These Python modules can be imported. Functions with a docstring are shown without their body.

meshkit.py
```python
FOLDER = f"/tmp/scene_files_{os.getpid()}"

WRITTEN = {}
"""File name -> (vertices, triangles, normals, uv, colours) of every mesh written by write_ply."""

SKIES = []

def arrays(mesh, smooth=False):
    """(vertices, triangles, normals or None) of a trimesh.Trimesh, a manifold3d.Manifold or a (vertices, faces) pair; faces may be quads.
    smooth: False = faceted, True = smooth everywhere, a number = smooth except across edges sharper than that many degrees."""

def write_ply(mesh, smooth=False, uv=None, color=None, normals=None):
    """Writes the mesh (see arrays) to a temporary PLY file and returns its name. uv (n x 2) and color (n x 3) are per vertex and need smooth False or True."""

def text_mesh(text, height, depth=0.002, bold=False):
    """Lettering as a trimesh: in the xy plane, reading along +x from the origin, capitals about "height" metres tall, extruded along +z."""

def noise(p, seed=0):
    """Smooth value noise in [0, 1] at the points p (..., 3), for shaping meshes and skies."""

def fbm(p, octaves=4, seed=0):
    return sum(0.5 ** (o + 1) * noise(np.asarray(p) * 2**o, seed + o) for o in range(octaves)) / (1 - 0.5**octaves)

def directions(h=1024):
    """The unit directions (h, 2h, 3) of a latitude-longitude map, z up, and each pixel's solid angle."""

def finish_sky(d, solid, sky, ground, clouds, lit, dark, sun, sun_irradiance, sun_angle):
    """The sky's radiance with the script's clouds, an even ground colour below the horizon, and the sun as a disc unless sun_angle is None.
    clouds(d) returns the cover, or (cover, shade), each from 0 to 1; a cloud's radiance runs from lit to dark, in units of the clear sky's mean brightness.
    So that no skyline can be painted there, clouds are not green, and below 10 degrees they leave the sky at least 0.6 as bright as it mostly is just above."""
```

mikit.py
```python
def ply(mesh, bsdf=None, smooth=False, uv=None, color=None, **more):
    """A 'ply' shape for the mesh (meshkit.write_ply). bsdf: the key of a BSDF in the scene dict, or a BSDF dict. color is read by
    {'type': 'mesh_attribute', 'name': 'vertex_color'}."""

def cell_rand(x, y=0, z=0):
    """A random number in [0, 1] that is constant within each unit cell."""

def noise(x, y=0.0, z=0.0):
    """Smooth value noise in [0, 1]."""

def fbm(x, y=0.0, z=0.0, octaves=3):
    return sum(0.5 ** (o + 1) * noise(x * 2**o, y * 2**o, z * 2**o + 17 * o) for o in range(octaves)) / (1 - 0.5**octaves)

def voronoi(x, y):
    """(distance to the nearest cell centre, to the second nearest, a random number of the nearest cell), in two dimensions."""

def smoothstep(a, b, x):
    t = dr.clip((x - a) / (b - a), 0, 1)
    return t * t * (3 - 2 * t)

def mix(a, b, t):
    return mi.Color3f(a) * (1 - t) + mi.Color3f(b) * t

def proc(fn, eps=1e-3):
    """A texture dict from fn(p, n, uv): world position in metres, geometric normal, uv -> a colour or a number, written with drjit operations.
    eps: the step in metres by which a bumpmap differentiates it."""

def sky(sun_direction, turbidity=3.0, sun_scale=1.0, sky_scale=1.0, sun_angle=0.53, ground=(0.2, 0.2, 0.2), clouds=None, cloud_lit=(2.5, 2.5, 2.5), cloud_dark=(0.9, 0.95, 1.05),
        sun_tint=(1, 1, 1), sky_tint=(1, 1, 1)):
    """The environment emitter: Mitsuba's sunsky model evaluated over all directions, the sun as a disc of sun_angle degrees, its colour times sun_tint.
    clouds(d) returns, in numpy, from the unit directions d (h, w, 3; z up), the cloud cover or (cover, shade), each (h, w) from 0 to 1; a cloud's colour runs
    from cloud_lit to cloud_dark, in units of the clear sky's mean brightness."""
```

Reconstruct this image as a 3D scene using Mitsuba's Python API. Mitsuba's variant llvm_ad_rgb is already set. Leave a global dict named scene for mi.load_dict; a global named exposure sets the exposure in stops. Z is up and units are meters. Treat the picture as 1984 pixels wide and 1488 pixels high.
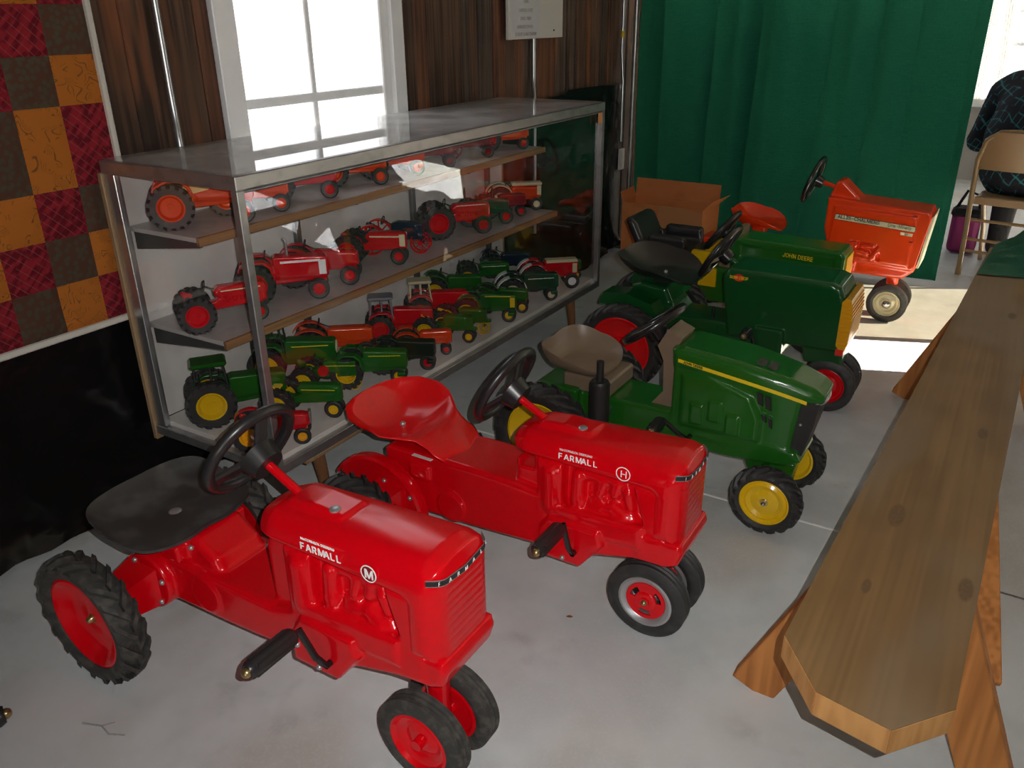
import math, random
import numpy as np, trimesh, mitsuba as mi, drjit as dr
from manifold3d import Manifold, CrossSection
from shapely.geometry import Polygon
import meshkit, mikit
from mikit import proc, noise, fbm, voronoi, cell_rand, smoothstep, mix

# ------------------------------------------------------------------ camera, sky, sun, flash, exposure
T = mi.ScalarTransform4f
EYE = np.array([-1.2308, -1.4746, 1.28])          # x along the planked wall, y towards it, z up
PITCH, ROLL, FOCAL = 0.4236, -0.01278, 1576.57      # focal length in pixels of the 1984 px wide frame
FWD = np.array([0.85, 0.5268, 0.0]); FWD /= np.linalg.norm(FWD)
RIGHT = np.array([FWD[1], -FWD[0], 0.0])
LOOK = FWD * math.cos(PITCH) - np.array([0, 0, math.sin(PITCH)])
UP = FWD * math.sin(PITCH) + np.array([0, 0, math.cos(PITCH)])
UP = UP * math.cos(ROLL) - RIGHT * math.sin(ROLL)
exposure = 0.0
SUN = np.array([0.36, -0.93, 0.56]); SUN /= np.linalg.norm(SUN)
FLASH_AT = EYE + RIGHT * 0.042 + np.array([0, 0, 0.022])
scene, labels = {}, {}
scene['camera'] = {'type': 'perspective', 'fov': 2 * math.degrees(math.atan(992 / FOCAL)), 'fov_axis': 'x', 'near_clip': 0.05, 'far_clip': 200.0,
                   'to_world': T().look_at(origin=EYE.tolist(), target=(EYE + LOOK).tolist(), up=UP.tolist())}
scene['sky'] = mikit.sky(SUN.tolist(), turbidity=4.0, sun_scale=0.0, sky_scale=13.0, clouds=lambda d: 0.85 * np.ones(d.shape[:2]), cloud_lit=(2.2, 2.2, 2.25), ground=(0.5, 0.48, 0.44))
scene['sun'] = {'type': 'directional', 'direction': (-SUN).tolist(), 'irradiance': {'type': 'rgb', 'value': [95.0, 84.0, 66.0]}}
# the flash of the camera that took the picture, just right of and above its lens
scene['camera_flash'] = {'type': 'spot', 'cutoff_angle': 62, 'beam_width': 24, 'intensity': {'type': 'rgb', 'value': [5.7, 5.6, 5.5]},
                         'to_world': T().look_at(origin=FLASH_AT.tolist(), target=(FLASH_AT + LOOK).tolist(), up=UP.tolist())}

# ------------------------------------------------------------------ materials
def rgb(*c): return {'type': 'rgb', 'value': list(c)}
def two(b): return {'type': 'twosided', 'bsdf': b}
def P(key, col, rough=0.5, spec=0.5, metal=0.0, coat=0.0, coatg=0.9, bump=None, bscale=0.001, eps=1e-3):
    d = {'type': 'principled', 'base_color': col if isinstance(col, dict) else rgb(*col), 'roughness': rough, 'metallic': metal, 'specular': spec}
    if coat: d.update(clearcoat=coat, clearcoat_gloss=coatg)
    if bump is not None: d = {'type': 'bumpmap', 'nested_texture': proc(bump, eps), 'scale': bscale, 'bsdf': d}
    scene[key] = two(d)
def spots(a, b, f=60.0, lo=0.5, hi=0.75, amt=0.6):
    return proc(lambda p, n, uv: mix(a, b, smoothstep(lo, hi, fbm(p.x * f, p.y * f, p.z * f, 3)) * amt))
P('red_paint', spots((0.60, 0.0012, 0.006), (0.54, 0.002, 0.007), 30, .5, .8), .13, .4)
P('red_dusty', spots((0.57, 0.0010, 0.006), (0.48, 0.005, 0.010), 26, .5, .8, .3), .17, .35)
P('red_toy', (0.56, 0.01, 0.016), .13, .5)
P('red_seat', (0.68, 0.003, 0.006), .2, .5)
P('dark_red', (0.20, 0.01, 0.014), .2, .5)
P('orange_paint', (0.92, 0.05, 0.006), .2, .5)
P('orange_toy', (0.70, 0.06, 0.012), .16, .5)
P('case_orange', (0.62, 0.05, 0.012), .2, .5)
P('deere_green', (0.010, 0.085, 0.008), .17, .5)
P('deere_toy', (0.012, 0.10, 0.012), .16, .5)
P('oliver_green', (0.005, 0.055, 0.013), .17, .5)
P('oliver_toy', (0.010, 0.050, 0.028), .18, .5)
P('black_green', (0.010, 0.018, 0.012), .22, .5)
P('yellow_paint', (0.68, 0.42, 0.008), .2, .5)
P('amber_paint', (0.72, 0.32, 0.01), .2, .5)
P('tan_paint', (0.165, 0.118, 0.080), .38, .45, coat=.2)
P('cream_paint', (0.68, 0.60, 0.38), .35, .5, coat=.3)
P('cream_case', (0.66, 0.40, 0.15), .35, .5, coat=.3)
P('white_paint', (0.86, 0.86, 0.85), .4)
P('navy_paint', (0.012, 0.022, 0.045), .18, .5)
P('grey_toy', (0.22, 0.24, 0.27), .4)
P('rubber', spots((0.018, 0.018, 0.018), (0.035, 0.034, 0.032), 40), .55, .45)
P('rubber_dusty', spots((0.030, 0.029, 0.027), (0.075, 0.07, 0.06), 70, .4, .75, .6), .7, .35)
P('black_plastic', (0.012, 0.012, 0.013), .32, .5)
P('seat_black', spots((0.020, 0.020, 0.021), (0.05, 0.05, 0.05), 25, .45, .8), .42, .45)
P('black_gloss', (0.006, 0.006, 0.007), .16, .5, coat=.5)
P('grille_black', (0.012, 0.012, 0.012), .5)
P('chrome', (0.75, 0.74, 0.72), .12, .5, metal=1.0)
P('silver', (0.42, 0.42, 0.42), .32, .5, metal=.7)
P('brass', (0.42, 0.30, 0.14), .3, .5, metal=.9)
P('aluminium', spots((0.42, 0.42, 0.42), (0.30, 0.30, 0.30), 30), .34, .5, metal=.85)
P('galvanised', (0.52, 0.53, 0.54), .3, .5, metal=.9)
P('dark_steel', (0.10, 0.105, 0.105), .45, .5, metal=.6)
P('decal_white', (0.82, 0.82, 0.80), .4)
P('decal_black', (0.012, 0.012, 0.012), .4)
P('decal_yellow', (0.72, 0.50, 0.01), .4)
P('decal_red', (0.60, 0.02, 0.01), .4)
P('paper', (0.66, 0.63, 0.58), .7, .2)
P('paper_grey', (0.62, 0.61, 0.62), .7, .2)
P('ink', (0.30, 0.29, 0.29), .7, .2)
P('backing_white', spots((0.68, 0.65, 0.61), (0.56, 0.535, 0.50), 9, .4, .7), .7, .2)
P('shelf_top', spots((0.42, 0.40, 0.38), (0.34, 0.325, 0.31), 25), .35, .5)
def grain(a, b, ax, f=18.0, stretch=0.06, fine=140.0):
    def fn(p, n, uv):
        q = [p.x, p.y, p.z]; k = [f, f, f]; k[ax] = f * stretch; g = [fine, fine, fine]; g[ax] = fine * .03
        w = fbm(q[0] * k[0], q[1] * k[1], q[2] * k[2], 3) * .6 + noise(q[0] * g[0], q[1] * g[1], q[2] * g[2]) * .4
        return mix(a, b, smoothstep(.28, .74, w))
    return proc(fn)
P('case_wood', grain((0.30, 0.20, 0.11), (0.20, 0.125, 0.065), 2, 40), .5, .4)
P('shelf_wood', grain((0.29, 0.155, 0.068), (0.18, 0.095, 0.042), 0, 40), .5, .4)
P('leg_wood', grain((0.24, 0.115, 0.05), (0.15, 0.065, 0.028), 2, 50), .4, .5)
P('orange_wood', grain((0.43, 0.17, 0.045), (0.27, 0.095, 0.022), 2, 30, .12), .6, .3)
def plank_col(p, n, uv):
    w = fbm(p.x * 1.6, p.y * 28, p.z * 28, 3) * .5 + noise(p.x * 4, p.y * 190, p.z * 190) * .3 + fbm(p.x * 5 + 9, p.y * 7, 2.0, 3) * .4
    c = mix((0.185, 0.104, 0.038), (0.130, 0.070, 0.026), smoothstep(.35, .8, w))
    g = smoothstep(.50, .72, fbm(p.x * 2.2 + 30, p.y * 6, 0, 3))
    c = mix(c, (0.165, 0.120, 0.078), g * .6)
    for kx, ky, s in ((.19, -1.41, 1.0), (.02, -1.535, .8), (1.5, -1.54, .8), (.62, -1.52, .7), (2.3, -1.45, .9), (-.05, -1.40, .5)):
        d = dr.sqrt(dr.square((p.x - kx) / (.042 * s)) + dr.square((p.y - ky) / (.014 * s)))
        c = mix(c, (0.085, 0.045, 0.022), (1 - smoothstep(.75, 1.15, d)) * (.45 + .4 * noise(p.x * 200, p.y * 300, 0)))
    return c
P('plank_wood', proc(plank_col), .6, .3)
def barn(a, b, s):
    def fn(p, n, uv):
        w = fbm(p.x * 30 + s, p.y * 5, p.z * 1.3, 3) * .55 + noise(p.x * 160, s, p.z * 3) * .35 + fbm(p.x * 5, s, p.z * 4, 2) * .3
        c = mix(a, b, smoothstep(.35, .85, w))
        return mix(c, (0.19, 0.065, 0.028), smoothstep(.62, .78, fbm(p.x * 14 + s, s, p.z * 1.7, 3)) * .7)
    return proc(fn)
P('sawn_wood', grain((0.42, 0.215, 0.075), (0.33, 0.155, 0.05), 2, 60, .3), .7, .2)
P('barn_wood', barn((0.082, 0.046, 0.031), (0.022, 0.013, 0.010), 1.0), .75, .25)
P('barn_wood_red', barn((0.125, 0.054, 0.031), (0.038, 0.017, 0.012), 7.0), .75, .25)
P('barn_wood_grey', barn((0.070, 0.050, 0.040), (0.020, 0.014, 0.012), 3.0), .75, .25)
def concrete(p, n, uv):
    w = fbm(p.x * 2.3, p.y * 2.3, 0, 4) * .6 + fbm(p.x * 14, p.y * 14, 3, 3) * .4
    c = mix((0.595, 0.62, 0.615), (0.495, 0.517, 0.513), smoothstep(.3, .75, w))
    c = mix(c, (0.43, 0.38, 0.32), smoothstep(.55, .8, fbm(p.x * 1.7 + 5, p.y * 3.1 + 2, 0, 3)) * .5)
    c = mix(c, (0.26, 0.255, 0.245), smoothstep(.68, .84, fbm(p.x * 9 + 11, p.y * 9, 7, 4)) * .22)
    return mix(c, (0.60, 0.595, 0.58), smoothstep(.62, .8, noise(p.x * 230, p.y * 230, 0)) * .18)
P('concrete', proc(concrete), .5, .35)
P('joint', (0.13, 0.12, 0.11), .9, .1); P('joint_filler', (0.86, 0.85, 0.82), .8, .2)
P('sheet_black', (0.004, 0.004, 0.0045), .22, .28, bump=lambda p, n, uv: fbm(p.x * 14, p.y * 14, p.z * 14, 3), bscale=.010)
P('quilt_white', (0.62, 0.59, 0.52), .9, .1)
def q_red(p, n, uv):
    a, b = (p.x + p.z) * 38, (p.x - p.z) * 38
    ca = dr.abs(a - dr.floor(a) - .5); cb = dr.abs(b - dr.floor(b) - .5)
    l = smoothstep(.40, .47, ca) * smoothstep(.1, .3, noise(p.x * 60, p.z * 60, 3))
    s = smoothstep(.25, .75, noise(a * .9, b * 2.3, 0))
    return mix(mix((0.19, 0.012, 0.020), (0.085, 0.006, 0.012), s), (0.26, 0.10, 0.10), l * .35 + smoothstep(.43, .48, cb) * .15)
def q_dark(p, n, uv):
    d, e, r = voronoi(p.x * 60, p.z * 60)
    return mix((0.050, 0.048, 0.034), (0.060, 0.028, 0.020), smoothstep(.26, .46, d))
def q_gold(p, n, uv):
    w = noise(p.x * 45, p.z * 45, 2) * 12
    l = smoothstep(.93, .99, dr.abs(dr.sin(p.x * 150 + w * 1.6))) * smoothstep(.45, .55, noise(p.x * 60, p.z * 60, 5))
    return mix((0.36, 0.115, 0.020), (0.11, 0.045, 0.015), l * .8)
P('quilt_red', proc(q_red), .9, .1); P('quilt_dark', proc(q_dark), .9, .1); P('quilt_gold', proc(q_gold), .9, .1)
P('cardboard', spots((0.66, 0.235, 0.08), (0.54, 0.19, 0.065), 12), .8, .2)
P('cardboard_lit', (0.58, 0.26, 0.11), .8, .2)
def cloth_col(p, n, uv):
    w = noise(p.x * 500, p.y * 500, p.z * 90) * .5 + noise(p.y * 40, p.z * 700, 1) * .5
    return mix((0.008, 0.066, 0.040), (0.014, 0.100, 0.060), w)
scene['curtain_cloth'] = {'type': 'principledthin', 'base_color': proc(cloth_col), 'roughness': .45, 'diff_trans': 1.25, 'eta': 1.4, 'spec_trans': 0.0}
P('cloth_green', proc(cloth_col), .7, .3)
P('chair_tan', (0.26, 0.17, 0.085), .4, .5, coat=.2)
def shirt(p, n, uv):
    w1 = noise(p.x * 9, p.y * 9, p.z * 9) * 4; w2 = noise(p.x * 11 + 4, p.y * 11, p.z * 11) * 4
    l = smoothstep(.95, .995, dr.abs(dr.sin((p.y * 1.3 + p.z * .8 + p.x * .4) * 62 + w1))) + smoothstep(.95, .995, dr.abs(dr.sin((p.y * .7 - p.z * 1.1) * 55 + w2)))
    return mix((0.008, 0.009, 0.016), (0.02, 0.12, 0.14), dr.minimum(l, 1.0) * smoothstep(.42, .58, noise(p.x * 26 + 3, p.y * 26, p.z * 26)))
P('shirt_cloth', proc(shirt), .8, .2)
P('trousers', (0.008, 0.008, 0.010), .85, .2)
P('skin', (0.42, 0.24, 0.17), .55, .4)
P('hair', (0.10, 0.085, 0.07), .7, .3)
P('bag_purple', (0.16, 0.012, 0.085), .6, .3)
P('wall_dark', (0.055, 0.04, 0.03), .9, .1)
P('wall_pale', (0.40, 0.38, 0.35), .9, .1)
P('field', spots((0.62, 0.60, 0.55), (0.48, 0.46, 0.40), 1.2), .95, .1)
P('leaf_brown', (0.16, 0.075, 0.03), .8, .2)
P('outlet_white', (0.55, 0.54, 0.50), .4)
scene['glass_sheet'] = {'type': 'thindielectric', 'int_ior': 1.5}
scene['glass_sun_dimmer'] = {'type': 'thindielectric', 'int_ior': 1.5, 'specular_transmittance': rgb(.085, .080, .067)}  # darkened for the added high window, so its sun falls dim
scene['glass_dusty'] = {'type': 'blendbsdf', 'weight': proc(lambda p, n, uv: .20 + .16 * smoothstep(.3, .75, fbm(p.x * 7, p.y * 7, 1, 4))), 'a': {'type': 'thindielectric', 'int_ior': 1.5}, 'b': two({'type': 'diffuse', 'reflectance': rgb(.66, .66, .65)})}
scene['drape_white'] = {'type': 'principledthin', 'base_color': rgb(.8, .78, .72), 'roughness': .8, 'diff_trans': 1.0, 'eta': 1.3, 'spec_trans': 0.0}

# ------------------------------------------------------------------ mesh helpers
def cbox(lo, hi, c=0.003):
    lo, hi = np.minimum(lo, hi).astype(float), np.maximum(lo, hi).astype(float)
    c = min(c, (hi - lo).min() * .45)
    pts = []
    for i in range(8):
        s = np.array([(i >> k) & 1 for k in range(3)]); q = np.where(s, hi, lo); d = np.where(s, -1, 1) * c
        for k in range(3):
            e = d.copy(); e[k] = 0; pts.append(q + e)
    return trimesh.Trimesh(pts).convex_hull if c > 1e-9 else trimesh.creation.box(bounds=[lo, hi])
def bar(a, b, w, h, up=(0, 0, 1), c=0.003):
    a, b, up = np.array(a, float), np.array(b, float), np.array(up, float)
    z = b - a; L = np.linalg.norm(z); z /= L; x = np.cross(up, z); x /= np.linalg.norm(x); y = np.cross(z, x)
    m = cbox((-w / 2, -h / 2, 0), (w / 2, h / 2, L), c)
    M = np.eye(4); M[:3, 0], M[:3, 1], M[:3, 2], M[:3, 3] = x, y, z, a
    m.apply_transform(M); return m
def tube(pts, r, n=10, close=False):
    pts = np.array(pts, float); N = len(pts)
    rr = np.broadcast_to(np.asarray(r, float), (N,))
    t = np.roll(pts, -1, 0) - np.roll(pts, 1, 0) if close else np.gradient(pts, axis=0)
    t /= np.linalg.norm(t, axis=1, keepdims=True)
    u = np.cross(t[0], [0.3, 0.2, 0.9]); u /= np.linalg.norm(u); rings = []
    for i in range(N):
        u = u - t[i] * (u @ t[i]); u /= np.linalg.norm(u); v = np.cross(t[i], u)
        a = np.arange(n) * 2 * np.pi / n
        rings.append(pts[i] + rr[i] * (np.cos(a)[:, None] * u + np.sin(a)[:, None] * v))
    V = np.vstack(rings); F = []
    M = N if close else N - 1
    for i in range(M):
        for k in range(n):
            a, b, c, d = i * n + k, i * n + (k + 1) % n, ((i + 1) % N) * n + (k + 1) % n, ((i + 1) % N) * n + k
            F += [(a, b, c), (a, c, d)]
    if not close:
        V = np.vstack([V, pts[0], pts[-1]])
        for k in range(n):
            F += [(N * n, (k + 1) % n, k), (N * n + 1, (N - 1) * n + k, (N - 1) * n + (k + 1) % n)]
    m = trimesh.Trimesh(V, F, process=False)
    if m.volume < 0: m.invert()
    return m
def lathe_y(prof, n=40):
    """closed profile [(radius, y)] turned about the y axis"""
    prof = np.array(prof, float); a = np.arange(n) * 2 * np.pi / n; k = len(prof)
    V = np.stack([np.outer(np.cos(a), prof[:, 0]), np.tile(prof[:, 1], (n, 1)), np.outer(np.sin(a), prof[:, 0])], -1).reshape(-1, 3)
    F = []
    for i in range(n):
        for j in range(k):
            p, q, r, s = i * k + j, i * k + (j + 1) % k, ((i + 1) % n) * k + (j + 1) % k, ((i + 1) % n) * k + j
            F += [(p, q, r), (p, r, s)]
    m = trimesh.Trimesh(V, F, process=True); m.update_faces(m.nondegenerate_faces())
    if m.volume < 0: m.invert()
    return m
def extrude(poly, h):
    return trimesh.creation.extrude_polygon(Polygon(poly) if not hasattr(poly, 'exterior') else poly, h, engine='earcut')
def plate_xz(poly, y0, y1):
    """polygon given in (x, z), from y0 to y1"""
    m = extrude(poly, abs(y1 - y0)); v = m.vertices.copy()
    m.vertices = np.c_[v[:, 0], min(y0, y1) + (abs(y1 - y0) - v[:, 2]), v[:, 1]]
    if m.volume < 0: m.invert()
    return m
def cat(*m): return trimesh.util.concatenate([x for x in m if x is not None])
def moved(m, d): m = m.copy(); m.apply_translation(d); return m
def mirror_y(m): m = m.copy(); m.vertices[:, 1] *= -1; m.invert(); return m
def sph(c, r, s=2): m = trimesh.creation.icosphere(subdivisions=s, radius=r); m.apply_translation(c); return m
def ring_fn(fn, n): return np.array([fn(t) for t in np.arange(n) / n * 2 * np.pi])
# distance fields, for cast bodies and for the figure
def s_box(p, c, h, r=.006):
    q = [np.abs(p[k] - c[k]) - h[k] + r for k in range(3)]
    return np.sqrt(sum(np.maximum(x, 0) ** 2 for x in q)) + np.minimum(np.maximum(np.maximum(q[0], q[1]), q[2]), 0) - r
def poly2(px, pz, poly):
    poly = np.array(poly, float); d = np.full(np.broadcast(px, pz).shape, 1e9); inside = np.zeros(d.shape, bool)
    for i in range(len(poly)):
        a, b = poly[i], poly[i - 1]; e = b - a; wx, wz = px - a[0], pz - a[1]
        t = np.clip((wx * e[0] + wz * e[1]) / (e @ e), 0, 1)
        d = np.minimum(d, (wx - e[0] * t) ** 2 + (wz - e[1] * t) ** 2)
        c1 = (pz >= a[1]) != (pz >= b[1])
        inside ^= c1 & (px < (b[0] - a[0]) * (pz - a[1]) / ((b[1] - a[1]) if b[1] != a[1] else 1e-12) + a[0])
    d = np.sqrt(d); return np.where(inside, -d, d)
def s_ext(p, poly, hw, r=.006, yc=0.0):
    d = poly2(p[0], p[2], poly) + r; w = np.abs(p[1] - yc) - hw + r
    return np.minimum(np.maximum(d, w), 0) + np.sqrt(np.maximum(d, 0) ** 2 + np.maximum(w, 0) ** 2) - r
def s_cap(p, a, b, ra, rb=None):
    rb = ra if rb is None else rb; a, b = np.array(a, float), np.array(b, float); e = b - a
    w = [p[k] - a[k] for k in range(3)]
    t = np.clip(sum(w[k] * e[k] for k in range(3)) / (e @ e), 0, 1)
    return np.sqrt(sum((w[k] - e[k] * t) ** 2 for k in range(3))) - (ra + (rb - ra) * t)
def s_ell(p, c, r):
    q = np.sqrt(sum(((p[k] - c[k]) / r[k]) ** 2 for k in range(3))); return (q - 1) * min(r)
def s_cyl_y(p, x, z, y0, y1, r, rd=.004):
    d = np.sqrt((p[0] - x) ** 2 + (p[2] - z) ** 2) - r + rd; w = np.abs(p[1] - (y0 + y1) / 2) - abs(y1 - y0) / 2 + rd
    return np.minimum(np.maximum(d, w), 0) + np.sqrt(np.maximum(d, 0) ** 2 + np.maximum(w, 0) ** 2) - rd
def s_cyl_x(p, y, z, x0, x1, r, rd=.004): return s_cyl_y([p[1], p[0], p[2]], y, z, x0, x1, r, rd)
def s_cyl_z(p, x, y, z0, z1, r, rd=.004): return s_cyl_y([p[0], p[2], p[1]], x, y, z0, z1, r, rd)
def smin(a, b, k=.008):
    h = np.clip(.5 + .5 * (b - a) / k, 0, 1); return b + (a - b) * h - k * h * (1 - h)
def smax(a, b, k=.006): return -smin(-a, -b, k)
def U(*d):
    o = d[0]
    for x in d[1:]: o = smin(o, x)
    return o
def field_mesh(f, lo, hi, h):
    """surface nets of the zero level of f([x, y, z])"""
    lo, hi = np.array(lo, float) - 1.5 * h, np.array(hi, float) + 1.5 * h
    n = np.ceil((hi - lo) / h).astype(int) + 1
    ax = [lo[k] + h * np.arange(n[k]) for k in range(3)]
    D = np.broadcast_to(f([ax[0][:, None, None], ax[1][None, :, None], ax[2][None, None, :]]), n).astype(float)
    S = D < 0; c = tuple(k - 1 for k in n); acc = np.zeros(c + (3,)); cnt = np.zeros(c)
    corners = [(i, j, k) for i in (0, 1) for j in (0, 1) for k in (0, 1)]
    sl = lambda o: tuple(slice(o[k], o[k] + c[k]) for k in range(3))
    for k in range(3):
        for o in corners:
            if o[k]: continue
            o2 = list(o); o2[k] = 1; A, B = D[sl(o)], D[sl(o2)]; x = S[sl(o)] != S[sl(o2)]
            t = np.where(x, A / np.where(x, A - B, 1), 0)
            for m in range(3): acc[..., m] += np.where(x, o[m] + (t if m == k else 0), 0)
            cnt += x
    on = cnt > 0; idx = -np.ones(c, int); idx[on] = np.arange(on.sum())
    V = lo + h * (np.argwhere(on) + acc[on] / cnt[on][:, None]); F = []
    for k in range(3):
        a, b = (k + 1) % 3, (k + 2) % 3
        s0 = [slice(1, n[m] - 1) for m in range(3)]; s0[k] = slice(0, n[k] - 1); s1 = list(s0); s1[k] = slice(1, n[k])
        A, B = S[tuple(s0)], S[tuple(s1)]
        for x, fl in ((A & ~B, False), (~A & B, True)):
            g = np.argwhere(x); g = g + np.array([0 if m == k else 1 for m in range(3)])
            if not len(g): continue
            e = np.eye(3, dtype=int); q = [g - e[a] - e[b], g - e[b], g, g - e[a]]
            q = np.stack([idx[tuple(y.T)] for y in q], 1); F.append(q[:, ::-1] if fl else q)
    F = np.vstack(F); m = trimesh.Trimesh(V, np.vstack([F[:, [0, 1, 2]], F[:, [0, 2, 3]]]), process=False)
    if m.volume < 0: m.invert()
    return m

# ------------------------------------------------------------------ scene helpers
used = {}
def uniq(k):
    if k not in used: used[k] = 0; return k
    used[k] += 1; return '%s_%03d' % (k, used[k])
def tag(k, label=None, cat_=None, group=None, kind=None):
    d = labels.setdefault(k, {})
    for a, b in (('label', label), ('category', cat_), ('group', group), ('kind', kind)):
        if b: d[a] = b
def thing(name, label, cat_, group=None):
    k = uniq(name); tag(k, label, cat_, group); return k
def part(parent, name, mesh, bsdf, smooth=False, label=None, kind=None):
    k = uniq((parent + '__' if parent else '') + name)
    scene[k] = mesh if isinstance(mesh, dict) else mikit.ply(mesh, bsdf, smooth)
    if label or kind: tag(k, label, kind=kind)
    return k
def one(name, mesh, bsdf, label, cat_, smooth=False, group=None):
    k = uniq(name); scene[k] = mikit.ply(mesh, bsdf, smooth); tag(k, label, cat_, group); return k
def struct(name, mesh, bsdf, smooth=False, label=None):
    scene[name] = mikit.ply(mesh, bsdf, smooth); tag(name, label, kind='structure'); used[name] = 0; return name
# ================================================================== the room
rng = np.random.default_rng(7)
XL, XR, YB, YF, ZC = -5.0, 6.6, -5.0, 0.585, 2.75
def wall_with_holes(axis, at, thick, span, holes, z1=ZC):
    """a wall across x (axis 0) or y (axis 1) at the other coordinate, with openings (a0, a1, z0, z1)"""
    P2 = Polygon([(span[0], -.02), (span[1], -.02), (span[1], z1), (span[0], z1)])
    for a0, a1, z0, z1_ in holes:
        P2 = P2.difference(Polygon([(a0, z0), (a1, z0), (a1, z1_), (a0, z1_)]))
    m = extrude(P2, thick); v = m.vertices.copy()
    m.vertices = np.c_[v[:, 0], at + v[:, 2], v[:, 1]] if axis == 0 else np.c_[at + v[:, 2], v[:, 0], v[:, 1]]
    if m.volume < 0: m.invert()
    return m
W1 = (0.50, 1.30, 0.62, 2.10)
struct('floor', cbox((XL, YB, -.12), (XR + .1, YF + .02, 0), 0), 'concrete', label='grey stained concrete floor')
part('floor', 'joint', cbox((.792, -1.33, -.01), (.799, .5, .0012), 0), 'joint_filler', label='straight pale filled joint across the concrete')
part('floor', 'joint', cbox((.725, -5, -.01), (.731, -1.52, .0012), 0), 'joint', label='straight dark saw-cut joint right of the bench')
struct('ceiling', cbox((XL, YB, ZC), (XR, YF, ZC + .1), 0), 'wall_pale')
struct('wall_back', wall_with_holes(0, YF, .1, (XL, XR), [W1, (3.6, 5.4, 1.1, 2.5)]), 'wall_dark', label='old barn wall of dark vertical boards')
struct('wall_left', wall_with_holes(1, XL - .1, .1, (YB, YF), [(-3.4, -1.9, 0.0, 2.2)]), 'wall_pale')
struct('wall_right', wall_with_holes(1, XR, .1, (YB, YF), [(-2.3, -.92, 0.62, 2.2)]), 'wall_pale')
struct('wall_front', wall_with_holes(0, YB - .1, .1, (XL, XR), [(3.50, 3.90, 0.0, 2.47), (3.91, 4.78, 1.85, 2.68), (5.0, 5.9, .8, 2.2)]), 'wall_pale')  # the high middle opening is added to pass the dim sun
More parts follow.
